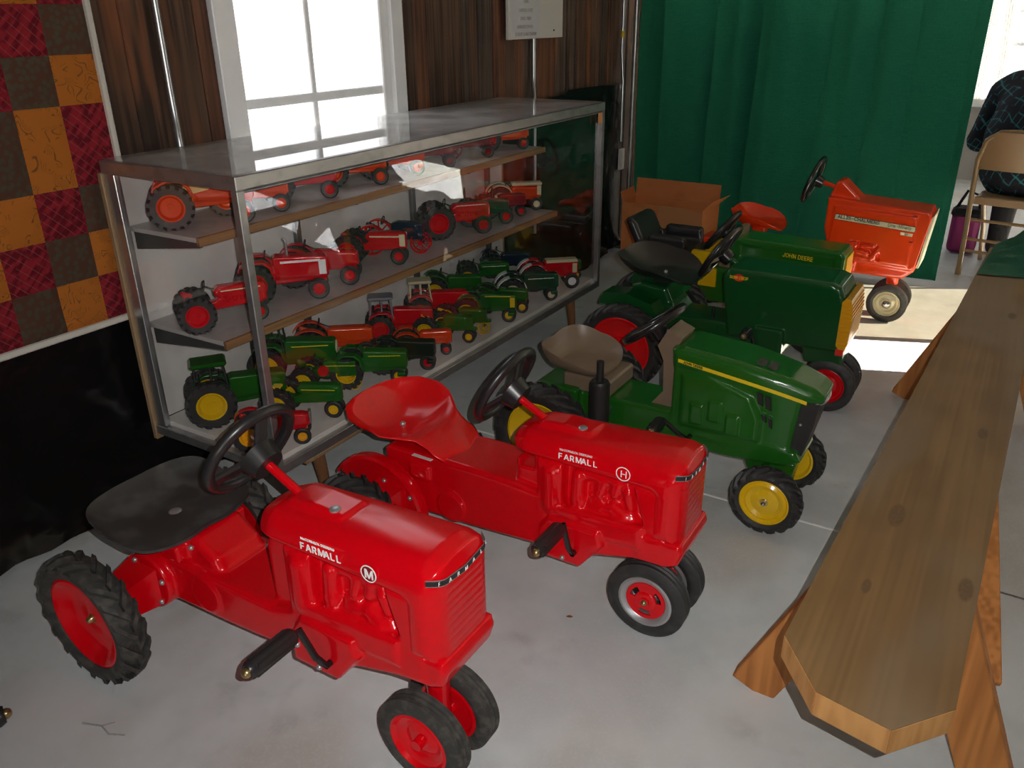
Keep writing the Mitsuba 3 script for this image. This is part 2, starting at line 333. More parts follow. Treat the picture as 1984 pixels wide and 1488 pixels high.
# boards of the barn wall, each its own
x = -2.6; i = 0
while x < 3.9:
    w = float(rng.choice([.06, .075, .09, .11, .14, .17], p=[.2, .22, .22, .18, .1, .08])); dpt = .012 + .012 * rng.random()
    if x < .45: w *= 1.35
    x1 = x + w - .003
    if x < W1[0] - .03 < x1: x1 = W1[0] - .033
    if x < W1[1] + .02 < x1 and x > W1[0]: w = w
    inside = x1 > W1[0] - .03 and x < W1[1] + .02
    if inside and x1 > W1[1] + .02: x = W1[1] + .022; continue
    segs = [(0.0, ZC)] if not inside else [(0.0, W1[2] - .03), (W1[3] + .04, ZC)]
    for z0, z1 in segs:
        m = cbox((x, YF - dpt, z0), (x1, YF - .001, z1), .004)
        part('wall_back', 'board', m, ['barn_wood', 'barn_wood', 'barn_wood_red', 'barn_wood_grey'][int(rng.integers(4))])
    x = x1 + .003; i += 1
# window beside the display case
def win_frame(name, x0, x1, z0, z1, y, fw, mull, rails, bsdf='white_paint'):
    """a window across x: outer casing, sash, bars, panes"""
    struct(name, cat(cbox((x0 - .03, y - .035, z0 - .03), (x0 + fw, y + .06, z1 + .04)), cbox((x1 - fw, y - .035, z0 - .03), (x1 + .02, y + .06, z1 + .04)),
                     cbox((x0 + fw, y - .03, z1 - fw), (x1 - fw, y + .06, z1 + .04)), cbox((x0 + fw, y - .04, z0 - .03), (x1 - fw, y + .06, z0 + fw))), bsdf)
    for m in mull: part(name, 'window_bar', cbox((m - .011, y - .006, z0 + fw), (m + .011, y + .012, z1 - fw)), bsdf)
    for r in rails: part(name, 'window_rail', cbox((x0 + fw, y - .010, r - .014), (x1 - fw, y + .014, r + .014)), bsdf)
    xs = [x0 + fw] + list(mull) + [x1 - fw]; zs = [z0 + fw] + list(rails) + [z1 - fw]
    for a in range(len(xs) - 1):
        for b in range(len(zs) - 1):
            q = trimesh.Trimesh([(xs[a], y + .002, zs[b]), (xs[a + 1], y + .002, zs[b]), (xs[a + 1], y + .002, zs[b + 1]), (xs[a], y + .002, zs[b + 1])], [(0, 1, 2), (0, 2, 3)])
            part(name, 'pane', q, 'glass_sheet')
win_frame('window_1', W1[0], W1[1], W1[2], W1[3], YF, .048, [.866], [1.045])
tag('window_1', 'white painted sash window above the display case', kind='structure')
part('window_1', 'sash_stile', cbox((1.205, YF - .02, .67), (1.25, YF + .03, 2.06), .004), 'white_paint')
# the far window seen past the curtain, with drapes and bars
def win_y(name, y0, y1, z0, z1, x, rails, mull=()):
    struct(name, cat(cbox((x - .03, y0 - .04, z0 - .04), (x + .05, y0 + .03, z1 + .04)), cbox((x - .03, y1 - .03, z0 - .04), (x + .05, y1 + .04, z1 + .04)),
                     cbox((x - .03, y0, z1 - .03), (x + .05, y1, z1 + .04)), cbox((x - .05, y0, z0 - .04), (x + .05, y1, z0 + .03))), 'white_paint')
    for r in rails: part(name, 'window_rail', cbox((x - .012, y0, r - .013), (x + .012, y1, r + .013)), 'white_paint')
    for r in mull: part(name, 'window_bar', cbox((x - .012, r - .012, z0), (x + .012, r + .012, z1)), 'white_paint')
    part(name, 'pane', trimesh.Trimesh([(x + .02, y0, z0), (x + .02, y1, z0), (x + .02, y1, z1), (x + .02, y0, z1)], [(0, 1, 2), (0, 2, 3)]), 'glass_sheet')
win_y('window_2', -2.3, -.92, .62, 2.2, XR, [.81, 1.045, 1.28, 1.52, 1.76, 2.0])
tag('window_2', 'bright far window with narrow white bars past the curtain', kind='structure')
def drape(y0, y1, x, z0, z1, n=40, amp=.012, lean=0.0):
    ys = np.linspace(0, 1, n); zs = np.linspace(z0, z1, 6); V = []
    for z in zs:
        for s in ys: V.append((x + amp * math.sin(s * 26), y0 + (y1 - y0) * s + lean * (z - z0), z))
    F = [(a * n + k, a * n + k + 1, (a + 1) * n + k + 1, (a + 1) * n + k) for a in range(5) for k in range(n - 1)]
    F = np.array(F); return trimesh.Trimesh(V, np.vstack([F[:, [0, 1, 2]], F[:, [0, 2, 3]]]), process=False)
for y0, y1, ln in ((-1.10, -1.02, .02), (-1.225, -1.155, .05), (-1.9, -1.62, .03)):
    one('window_drape', drape(y0, y1, XR - .06, .64, 2.18, lean=ln), 'drape_white', {-1.10: 'white drape strip at the left edge of the far window', -1.225: 'white drape strip in the middle of the far window behind the seated person',
        -1.9: 'white drape strip at the right side of the far window'}[y0], 'drape', True)
# added unseen high window; darkened glass puts dim sun round the orange tractor
part('wall_front', 'added_dimming_pane', trimesh.Trimesh([(3.91, YB - .05, 1.85), (4.78, YB - .05, 1.85), (4.78, YB - .05, 2.68), (3.91, YB - .05, 2.68)], [(0, 1, 2), (0, 2, 3)]), 'glass_sun_dimmer')
# outdoors
one('yard', cbox((-40, -45, -.35), (45, 50, -.15), 0), 'field', 'pale sunlit yard outside the window', 'yard'); tag('yard', kind='structure')
bs = cbox((5, 30, -.15), (18, 34, 1.2), 0)
kb = thing('outbuilding', 'low pale outbuilding in the yard outside the window', 'building')
part(kb, 'wall', bs, 'white_paint'); part(kb, 'roof', cbox((4.7, 29.7, 1.2), (18.3, 34.3, 1.5), .02), 'wall_pale')
kf = thing('yard_fence', 'white rail fence in the yard seen through the lower window panes', 'fence')
for q in range(9): part(kf, 'post', cbox((3.0 + q * .9, 6.0, -.15), (3.08 + q * .9, 6.08, .75), .01), 'white_paint')
for z in (.15, .42, .66): part(kf, 'rail', cbox((2.8, 5.98, z), (10.4, 6.0, z + .07), .01), 'white_paint')

# black plastic sheet over the foot of the wall
def sheet():
    xs = np.linspace(-2.4, 3.27, 190); zs = np.concatenate([np.linspace(-.0, .2, 9), np.linspace(.25, .94, 12)]); V = []
    for z in zs:
        for x_ in xs:
            wv = .010 * math.sin(x_ * 5.1 + z * 2) + .008 * math.sin(x_ * 13 + 1.3 + z * 6)
            foot = .055 * max(0, 1 - z / .14) ** 2 * (1 + .5 * math.sin(x_ * 7.3)) + .012 * max(0, 1 - z / .2) * math.sin(x_ * 31 + z * 40) * math.sin(x_ * 12)
            top = .93 + .012 * math.sin(x_ * 3) - .02 * (x_ < 2.6)
            zz = min(z, top) + .012 * max(0, 1 - z / .05) * (1 + math.sin(x_ * 9)) + .002
            V.append((x_, .557 - abs(wv) * .6 - foot - .004, zz))
    n = len(xs); F = np.array([(a * n + k, a * n + k + 1, (a + 1) * n + k + 1, (a + 1) * n + k) for a in range(len(zs) - 1) for k in range(n - 1)])
    m = trimesh.Trimesh(V, np.vstack([F[:, [0, 1, 2]], F[:, [0, 2, 3]]]), process=False); return m
one('plastic_sheet', sheet(), 'sheet_black', 'black plastic sheet covering the foot of the barn wall', 'plastic sheet', True)
# quilt
qt = thing('patchwork_quilt', 'patchwork quilt of red, dark green and gold squares on the wall', 'quilt')
zr = [1.66, 1.545, 1.43, 1.32, 1.21, 1.097, .905, .79, .675, .555]; xc = [.068 - .1135 * k for k in range(9)]
def qpatch(x0, x1, z0, z1):
    n = 7; g = np.linspace(0, 1, n); V = []
    for b in g:
        for a in g:
            bul = .006 * (16 * a * (1 - a) * b * (1 - b)) ** .35
            X_, Z_ = x0 + (x1 - x0) * a, z0 + (z1 - z0) * b
            V.append((X_, .527 - bul - .006 * math.sin(X_ * 9) * (1.3 - Z_), Z_ ))
    F = np.array([(a * n + k, a * n + k + 1, (a + 1) * n + k + 1, (a + 1) * n + k) for a in range(n - 1) for k in range(n - 1)])
    return trimesh.Trimesh(V, np.vstack([F[:, [0, 1, 2]], F[:, [0, 2, 3]]]), process=False)
for r in range(len(zr) - 1):
    for c in range(len(xc) - 1):
        k = (r - 3 - c) % 3
        part(qt, 'patch', qpatch(xc[c + 1], xc[c], zr[r + 1] if r < 8 else zr[9], zr[r]), ['quilt_dark', 'quilt_gold', 'quilt_red'][k], True)
part(qt, 'border', cat(cbox((.066, .512, .55), (.080, .53, 1.67), .004), cbox((xc[-1], .512, .541), (.080, .53, .557), .004)), 'quilt_white', label='narrow white binding')
part(qt, 'backing', cbox((xc[-1], .531, .557), (.066, .540, 1.66), .002), 'quilt_dark')

# conduits, sign, outlet
def conduit(pts, lab, clip):
    k = one('conduit', tube(pts, .0095, 12), 'galvanised', lab, 'pipe', True)
    part(k, 'strap', cbox((pts[0][0] - .02, .535, clip), (pts[0][0] + .02, .563, clip + .018), .002), 'galvanised')
yc = .548
conduit([(.285, yc, 2.6), (.285, yc, 1.12), (.285, yc, 1.06), (.280, yc - .008, 1.02), (.272, yc - .018, .99), (.268, yc - .024, .95), (.268, yc - .024, .3)], 'metal conduit pipe between the quilt and the window', 1.9)
conduit([(2.26, yc, 2.6), (2.26, yc, 1.04), (2.258, yc, .99), (2.235, yc - .018, .94), (2.225, yc - .024, .91), (2.225, yc - .024, .3)], 'metal conduit pipe hanging below the paper sign', 1.9)
k3 = 'conduit_002'
conduit([(3.235, yc, 2.6), (3.235, yc, 1.1), (3.22, yc - .020, .94), (3.215, yc - .024, .62)], 'metal conduit pipe beside the green curtain with a yellow tape band', 1.9)
part(k3, 'tape_band', tube([(3.235, yc, 1.17), (3.235, yc, 1.205)], .0105, 12), 'decal_yellow', label='yellow tape band')
ol = thing('wall_outlet', 'small white wall outlet low beside the curtain pole', 'outlet')
part(ol, 'plate', cbox((3.235, .530, .455), (3.29, .548, .575), .003), 'outlet_white')
part(ol, 'socket', cat(cbox((3.25, .527, .53), (3.275, .532, .555), .002), cbox((3.25, .527, .475), (3.275, .532, .50), .002)), 'outlet_white')
sg = thing('wall_sign', 'white board with a typed paper notice high on the barn wall', 'sign')
part(sg, 'board', cbox((2.005, .525, 1.19), (2.495, .54, 1.62), .002), 'paper')
part(sg, 'notice', cbox((2.02, .5235, 1.195), (2.275, .5252, 1.60), .0005), 'paper_grey', label='grey typed paper')
for s, x_, z_ in (('TOOLS', 2.125, 1.336), ('VINTAGE TOYS', 2.09, 1.300), ('STEEL TRAP', 2.10, 1.267), ('BARRINGER RD', 2.072, 1.234), ('COUNTRY STORE COMPANY', 2.055, 1.204)):
    t = meshkit.text_mesh(s, .0135, .0008); wdt = t.bounds[1][0]; t.apply_scale([min(1, (2.148 - x_) * 2 / wdt), 1, 1]); v = t.vertices.copy()
    t.vertices = np.c_[x_ + v[:, 0], .5234 - v[:, 2], z_ + v[:, 1]]; part(sg, 'text_line', t, 'ink')
part(sg, 'nail', sph((2.405, .524, 1.222), .004, 1), 'decal_black')

# green curtain on its pole
def curtain():
    n = 420; s = np.linspace(0, 1, n); zs = np.concatenate([np.linspace(.028, 1.3, 16), np.linspace(1.38, 2.35, 8)]); V = []
    y0, y1 = .475, -1.213
    for z in zs:
        f = .35 + .65 * min(1, max(0, (z - .0) / 1.1))
        for t in s:
            y = y0 + (y1 - y0) * t
            env = .18 + .82 * math.exp(-((t - .42) / .24) ** 2)
            ph = 46 * t + 2.2 * math.sin(6.1 * t + .35 * z) + 1.0 * math.sin(17 * t)
            fold = 1 - 2 * abs(math.sin(ph / 2)) ** .7
            x_ = 3.30 + f * env * (.062 * fold + .012 * math.sin(71 * t + 2 * math.sin(9 * t + .6 * z))) + .006 * math.sin(5 * z + 9 * t)
            V.append((x_, y, z))
    F = np.array([(a * n + k, a * n + k + 1, (a + 1) * n + k + 1, (a + 1) * n + k) for a in range(len(zs) - 1) for k in range(n - 1)])
    return trimesh.Trimesh(V, np.vstack([F[:, [0, 1, 2]], F[:, [0, 2, 3]]]), process=False)
one('curtain', curtain(), 'curtain_cloth', 'green hanging curtain behind the orange pedal tractor', 'curtain', True)
pk = one('curtain_stand', tube([(3.285, .493, .012), (3.285, .493, 2.36)], .014, 14), 'aluminium', 'silver upright pole at the left edge of the green curtain', 'pole', True)
part(pk, 'base_plate', cbox((3.20, .44, 0), (3.37, .53, .012), .003), 'dark_steel')
part(pk, 'cross_bar', tube([(3.30, .493, 2.36), (3.30, -1.3, 2.36)], .014, 12), 'aluminium', True)
part(pk, 'far_post', tube([(3.34, -1.25, 1.75), (3.30, -1.25, 2.36)], .012, 10), 'aluminium', True)

# cardboard box
def boxwall(a, b, h, th=.004): return bar((a[0], a[1], h / 2), (b[0], b[1], h / 2), th, h, c=.001)
bx = thing('cardboard_box', 'open brown cardboard box on the floor against the green curtain', 'box')
c4 = [(3.065, .43), (3.03, -.055), (3.245, -.075), (3.262, .435)]; hb = .315
part(bx, 'side_panel', boxwall(c4[0], c4[1], hb), 'cardboard'); part(bx, 'side_panel', boxwall(c4[1], c4[2], hb), 'cardboard')
part(bx, 'side_panel', boxwall(c4[2], c4[3], hb), 'cardboard'); part(bx, 'side_panel', boxwall(c4[3], c4[0], hb), 'cardboard')
part(bx, 'bottom_panel', extrude(c4, .004), 'cardboard')
def flap(a, b, d, up): 
    a, b = np.array([*a, hb]), np.array([*b, hb]); o = np.array([*d, up]); V = [a, b, b + o, a + o]
    m = trimesh.Trimesh(V + [v + np.array([0, 0, .003]) for v in V], [(0, 1, 2), (0, 2, 3), (4, 6, 5), (4, 7, 6), (0, 4, 5), (0, 5, 1), (1, 5, 6), (1, 6, 2), (2, 6, 7), (2, 7, 3), (3, 7, 4), (3, 4, 0)], process=False)
    return m
part(bx, 'flap', flap(c4[3], c4[2], (.012, 0), .10), 'cardboard'); part(bx, 'flap', flap(c4[2], c4[1], (.02, -.05), .05), 'cardboard')
part(bx, 'flap', flap(c4[0], c4[3], (0, .015), .05), 'cardboard')
part(bx, 'flap', flap((3.045, .20), c4[1], (-.018, 0), -.18), 'cardboard_lit', label='flap hanging down the front')

# ------------------------------------------------------------------ plank bench
bn = thing('plank_bench', 'long low bench of one weathered wooden plank on angled legs', 'bench')
py0, py1, pz0, pz1 = -1.326, -1.556, .408, .450
pl_ = Polygon([(-.228, -1.318), (-.318, -1.383), (-.336, -1.480), (-.256, -1.546), (2.35, -1.618), (2.35, -1.432), (1.1, -1.376)])
m = extrude(pl_, pz1 - pz0); m.apply_translation((0, 0, pz0))
part(bn, 'plank', m, 'plank_wood')
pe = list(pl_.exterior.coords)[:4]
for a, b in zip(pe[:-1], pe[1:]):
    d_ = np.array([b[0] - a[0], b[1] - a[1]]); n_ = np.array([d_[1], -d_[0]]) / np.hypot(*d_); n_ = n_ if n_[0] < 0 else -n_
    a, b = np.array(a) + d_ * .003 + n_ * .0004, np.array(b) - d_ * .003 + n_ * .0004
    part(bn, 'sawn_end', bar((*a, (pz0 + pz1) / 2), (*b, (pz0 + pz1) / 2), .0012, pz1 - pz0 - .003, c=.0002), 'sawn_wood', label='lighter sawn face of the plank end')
for xl, dy in ((.13, 0), (1.80, -.06)):
    for s, fy, ty in ((1, -1.215, -1.40), (-1, -1.655, -1.50)):
        part(bn, 'leg', bar((xl + (.0 if s > 0 else -.04), fy + dy, .0), (xl + (.0 if s > 0 else -.04), ty + dy, pz0), .088, .036, up=(1, 0, 0), c=.002), 'orange_wood', label='angled orange-brown pine leg')
    part(bn, 'cross_cleat', cbox((xl + .022, -1.53 + dy, .30), (xl + .055, -1.39 + dy, .40), .002), 'orange_wood')
    part(bn, 'brace', bar((xl + .0, -1.600 + dy, .20), (xl + .32, -1.535 + dy, pz0), .02, .06, up=(0, 1, 0), c=.002), 'orange_wood')
gc = thing('green_cloth', 'dark green cloth draped over the far end of the plank bench', 'cloth')
def cloth():
    """a heap of folded cloth on the plank's end, higher towards the right, hanging over the far edge"""
    n, mN = 46, 60; V = []
    for a in range(mN):
        for b in range(n):
            u, v = a / (mN - 1), b / (n - 1)
            x_ = 1.93 + .05 * (v - .3) * (1 - u) + u * .46
            y = -1.416 - .03 * u - v * .30
            rise = min(1, v / .55) ** 1.2 * (.045 + .10 * min(1, u * 1.6)) * (1 - .25 * max(0, u - .6))
            z = pz1 + .005 + rise * min(1, u * 5) + .009 * (math.sin(x_ * 60 + v * 9) * math.sin(v * 14 + x_ * 12)) * min(1, 6 * u) * min(1, 6 * v)
            if y < -1.612: z -= (-1.612 - y) * 1.0
            V.append((x_, y, z))
    F = np.array([(a * n + k, a * n + k + 1, (a + 1) * n + k + 1, (a + 1) * n + k) for a in range(mN - 1) for k in range(n - 1)])
    return trimesh.Trimesh(V, np.vstack([F[:, [0, 1, 2]], F[:, [0, 2, 3]]]), process=False)
part(gc, 'drape', cloth(), 'cloth_green', True)

# ------------------------------------------------------------------ display case
L, D, ZB, ZT = 1.885, .494, .200, .966
dc = thing('display_case', 'long glass display case with aluminium frame full of toy tractors', 'display case')
tw = .022
def fr(a, b, c=.002): return cbox(a, b, c)
part(dc, 'top_frame', cat(fr((0, 0, ZT - .032), (L, tw, ZT)), fr((0, 0, ZT - .032), (tw, D, ZT)), fr((L - tw, 0, ZT - .032), (L, D, ZT)), fr((0, D - tw, ZT - .032), (L, D, ZT))), 'aluminium')
for x0 in (0, L - tw): part(dc, 'corner_post', fr((x0, 0, ZB), (x0 + tw, tw, ZT - .032)), 'aluminium')
part(dc, 'wood_post', fr((-.004, D - .004, ZB - .018), (.02, D + .012, ZT - .03)), 'case_wood', label='wooden post at the back corner')
part(dc, 'wood_post', fr((L - .02, D - .004, ZB - .018), (L + .004, D + .012, ZT - .03)), 'case_wood')
part(dc, 'rear_channel', fr((.004, D - .045, ZB + .03), (.022, D - .006, ZT - .032)), 'galvanised', label='slotted metal channel')
part(dc, 'bottom_frame', cat(fr((0, 0, ZB), (L, tw, ZB + .028)), fr((0, 0, ZB), (tw, D, ZB + .028)), fr((L - tw, 0, ZB), (L, D, ZB + .028)), fr((0, D - tw, ZB), (L, D, ZB + .028))), 'aluminium')
part(dc, 'wood_trim', fr((.10, .001, ZB - .012), (.62, .02, ZB + .0)), 'case_wood')
part(dc, 'floor_panel', fr((tw, tw, ZB + .008), (L - tw, D - .012, ZB + .040)), 'backing_white')
part(dc, 'back_panel', fr((tw, D - .012, ZB + .04), (L - tw, D - .004, ZT - .032)), 'backing_white', label='white back panel')
def sheet_q(pts): return trimesh.Trimesh(pts, [(0, 1, 2), (0, 2, 3)], process=False)
part(dc, 'top_glass', sheet_q([(.004, .004, ZT + .003), (L - .004, .004, ZT + .003), (L - .004, D, ZT + .003), (.004, D, ZT + .003)]), 'glass_dusty')
gx = 1.0
part(dc, 'sliding_glass', sheet_q([(tw, .007, ZB + .028), (gx + .03, .007, ZB + .028), (gx + .03, .007, ZT - .03), (tw, .007, ZT - .03)]), 'glass_sheet')
part(dc, 'sliding_glass', sheet_q([(gx - .03, .016, ZB + .028), (L - tw, .016, ZB + .028), (L - tw, .016, ZT - .03), (gx - .03, .016, ZT - .03)]), 'glass_sheet')
for xg in (.010, L - .010):
    part(dc, 'end_glass', sheet_q([(xg, tw, ZB + .028), (xg, D - .03, ZB + .028), (xg, D - .03, ZT - .03), (xg, tw, ZT - .03)]), 'glass_sheet')
part(dc, 'track', fr((tw, .004, ZT - .040), (L - tw, .024, ZT - .034)), 'aluminium')
part(dc, 'tape_tab', fr((L - .062, -.002, ZT - .078), (L - .028, .001, ZT - .036), .0005), 'cardboard_lit', label='square of brown tape')
ZL, ZU = .530, .795
for z, y0, xe in ((ZL, .166, 1.80), (ZU, .204, 1.76)):
    sh = part(dc, 'shelf', fr((.035, y0 + .012, z - .012), (xe, D - .013, z), .001), 'shelf_top')
    part(sh, 'edge_strip', fr((.035, y0, z - .021), (xe, y0 + .012, z + .0008), .001), 'shelf_wood', label='varnished wooden edge')
    for xb in (.045, .62, 1.22, 1.74):
        br_ = plate_xz([(D - .02, z - .014), (y0 + .01, z - .016), (y0 + .01, z - .026), (D - .02, z - .062)], 0, .006); v = br_.vertices.copy()
        br_.vertices = np.c_[xb + v[:, 1], v[:, 0], v[:, 2]]; br_.fix_normals()
        part(dc, 'shelf_bracket', br_, 'dark_steel')
for xb in (.60, 1.20, 1.72): part(dc, 'upright_channel', fr((xb, D - .03, ZB + .04), (xb + .022, D - .012, ZT - .034)), 'dark_steel')
for lx, ly in ((.19, .06), (1.72, .06), (.19, D - .06), (1.72, D - .06)):
    ox = .035 if lx < 1 else -.0
    part(dc, 'leg', tube([(lx, ly, ZB + .008), (lx + .012, ly - .004, .1), (lx + .02, ly - .008, .0)], [.021, .017, .012], 16), 'leg_wood', True, label='tapered wooden leg')
# ================================================================== pedal tractors
# built in their own frame: x forward from the wall, y to the left, z up; ec is where the centre line stands along the wall
def W(m, ec):
    v = m.vertices; o = m.copy(); o.vertices = np.c_[ec + v[:, 1], -v[:, 0], v[:, 2]]; return o
def lug_tyre(r, w, rim, lugs=20, lh=.012, n=60):
    h = w / 2; ri = rim
    prof = [(ri, -h * .80), (ri + .012, -h * .98), (r - .022, -h), (r - lh - .004, -h * .78), (r - lh, -h * .3), (r - lh, h * .3), (r - lh - .004, h * .78), (r - .022, h), (ri + .012, h * .98), (ri, h * .80)]
    ms = [lathe_y(prof, n)]
    for i in range(lugs):
        for s in (-1, 1):
            a0 = (i + (.25 if s > 0 else -.25)) / lugs * 2 * np.pi; pts = []
            for t, (yy, da, rr) in enumerate(((-.03 * h, -.55, r), (.5 * h, -.1, r - .001), (1.0 * h, .38, r - .010))):
                a = a0 + da * 2 * np.pi / lugs
                pts.append((rr - lh * .7, yy * s, a, lh))
            V = []
            for rr, yy, a, q in pts:
                for du in (-1, 1):
                    for rad in (rr - q * .8, rr + q * .65):
                        da = du * (.15 if rad > rr else .22) * 2 * np.pi / lugs
                        V.append((math.cos(a + da) * rad, yy, math.sin(a + da) * rad))
            F = []
            for k in (0, 4):
                for q in ((0, 1, 5, 4), (1, 3, 7, 5), (3, 2, 6, 7), (2, 0, 4, 6)): F += [(k + q[0], k + q[1], k + q[2]), (k + q[0], k + q[2], k + q[3])]
            F += [(0, 2, 3), (0, 3, 1), (8, 9, 11), (8, 11, 10)]
            lg = trimesh.Trimesh(V, F, process=False); lg.fix_normals(); ms.append(lg)
    return cat(*ms)
def rib_tyre(r, w, rim, ribs=3, n=56):
    h = w / 2; prof = [(rim, -h * .85), (rim + .008, -h), (r - .018, -h), (r - .006, -h * .85)]
    for k in range(ribs + 1):
        y = -h * .72 + 1.44 * h * k / ribs
        if 0 < k < ribs: prof += [(r - .001, y - .0042), (r - .005, y - .0012), (r - .005, y + .0012), (r - .001, y + .0042)]
        else: prof.append((r - .001, y))
    prof += [(r - .006, h * .85), (r - .018, h), (rim + .008, h), (rim, h * .85)]
    return lathe_y(prof, n)
def dish_rim(r, w, depth, hub=.03, dome=.0):
    """outer face on -y"""
    h = w / 2
    return lathe_y([(0, -h + depth - dome), (hub * .7, -h + depth - dome), (hub, -h + depth), (r * .55, -h + depth + .004), (r * .72, -h + depth * .8), (r * .84, -h + .010), (r * .93, -h + .002), (r + .001, -h + .004), (r + .001, h - .004), (r * .9, h - .002), (r * .8, h - .012), (r * .5, h * .5), (0, h * .5)], 56)
def slot_rim(r, w):
    """front rim of the H tractor: silver outer ring, red centre with three slots"""
    ring = lathe_y([(r * .72, -w * .28), (r * .80, -w * .40), (r * .93, -w * .47), (r + .001, -w * .44), (r + .001, w * .44), (r * .9, w * .46), (r * .72, w * .3)], 56)
    disc = Polygon([(math.cos(t) * r * .74, math.sin(t) * r * .74) for t in np.arange(64) / 64 * 2 * np.pi])
    for k in range(3):
        a = np.linspace(-.42, .42, 9) + k * 2.094 + .5
        disc = disc.difference(Polygon([(math.cos(t) * r * .60, math.sin(t) * r * .60) for t in a] + [(math.cos(t) * r * .40, math.sin(t) * r * .40) for t in a[::-1]]))
    return ring, cat(plate_xz(disc, -w * .36, -w * .28), lathe_y([(0, -w * .44), (.018, -w * .44), (.024, -w * .36), (.024, -w * .2), (0, -w * .2)], 24))
def acorn(r, y):
    return lathe_y([(0, y - r * 1.15), (r * .4, y - r * 1.05), (r * .72, y - r * .7), (r * .9, y - r * .2), (r * .9, y), (r * 1.1, y), (r * 1.1, y + r * .5), (0, y + r * .5)], 20)
def wheel(root, name, ec, x, y, r, w, rim_r, tyre, rim, tyre_m, rim_m, nut=None, nut_m='brass', side=-1, label=None):
    """rim mesh with its outer face on -y; side +1 mirrors it to the left of the tractor"""
    f = (lambda m: m) if side < 0 else mirror_y
    put = lambda m: W(moved(f(m), (x, y, r)), ec)
    k = part(root, name, put(rim), rim_m, 35, label=label)
    part(k, 'tyre', put(tyre), tyre_m, 40)
    if nut is not None: part(k, 'hub_nut', put(nut), nut_m, 40)
    return k
def seat_pan(cx, cy, cz, a, b, back, side, front, pommel, th=.006, ex=2.6, tilt=0.0, narrow=.0, pw=1.8, NR=16, NA=72):
    top = []
    for i in range(NR + 1):
        rho = i / NR
        for k in range(NA):
            t = k / NA * 2 * np.pi; c, s = math.cos(t), math.sin(t)
            R = (abs(c) ** ex + abs(s) ** ex) ** (-1 / ex); u, v = R * c * rho, R * s * rho
            edge = max(0, (rho - .35) / .65)
            bk = max(0, -c) ** 1.2; sd = abs(s) ** 1.5; fr_ = max(0, c) ** 2
            z = edge ** pw * (back * bk + side * sd * (1 - .3 * fr_)) + front * fr_ * edge ** 1.5 + pommel * math.exp(-(v / .22) ** 2) * max(0, u) ** 1.6
            if rho > .93: z += .004 * math.sin((rho - .93) / .07 * 1.5)
            lat = 1 - narrow * max(0, u)
            top.append((cx + u * a, cy + v * b * lat, cz + z + tilt * u * a))
    top = np.array(top); bot = top - [0, 0, th]; n = len(top); V = np.vstack([top, bot]); F = []
    for i in range(NR):
        for k in range(NA):
            p, q, r_, s_ = i * NA + k, i * NA + (k + 1) % NA, (i + 1) * NA + (k + 1) % NA, (i + 1) * NA + k
            F += [(p, r_, q), (p, s_, r_), (n + p, n + q, n + r_), (n + p, n + r_, n + s_)]
    for k in range(NA):
        p, q = NR * NA + k, NR * NA + (k + 1) % NA; F += [(p, n + p, n + q), (p, n + q, q)]
    m = trimesh.Trimesh(V, F, process=False)
    m.merge_vertices(); m.update_faces(m.nondegenerate_faces()); m.fix_normals(); return m
def saddle(x0, x1, yc, z, th=.006):
    """pan seat with a bowl at the back, a waist, and an apron that falls away in front"""
    U_ = [-1, -.97, -.85, -.6, -.3, 0, .2, .38, .55, .72, .87, .96, 1]; Wd = [.0, .055, .108, .145, .155, .147, .120, .094, .086, .088, .078, .045, .0]
    t = np.linspace(-1, 1, 45); u = np.sin(t * np.pi / 2); w = np.interp(u, U_, Wd); w[[0, -1]] = 0
    nv = 25; sv = np.linspace(-1, 1, nv); top = []
    for a, b in zip(u, w):
        for v in sv:
            x = (x0 + x1) / 2 + a * (x1 - x0) / 2; y = v * b
            r = max(abs(v), 0) ; rim = np.interp(a, [-1, -.7, -.2, .25, .5, 1], [.072, .070, .060, .018, .006, .0])
            edge = max(max(0, (abs(v) - .25) / .75) ** 1.7, max(0, (-a - .45) / .55) ** 1.6)
            crest = np.interp(a, [-1, -.3, .0, .22, .42, .6, .8, 1], [0, 0, .004, .018, .022, .014, .0, -.018])
            top.append((x, yc + y, z + rim * edge + crest - .018 * (v * v) * max(0, a) ** .8))
    top = np.array(top); n = len(top); V = np.vstack([top, top - [0, 0, th]]); F = []
    for i in range(len(u) - 1):
        for k in range(nv - 1):
            p, q, r_, s_ = i * nv + k, i * nv + k + 1, (i + 1) * nv + k + 1, (i + 1) * nv + k
            F += [(p, r_, q), (p, s_, r_), (n + p, n + q, n + r_), (n + p, n + r_, n + s_)]
        for k in (0, nv - 1):
            p, q = i * nv + k, (i + 1) * nv + k; F += [(p, n + p, n + q), (p, n + q, q)]
    m = trimesh.Trimesh(V, F, process=False); m.merge_vertices(); m.update_faces(m.nondegenerate_faces()); m.fix_normals(); return m
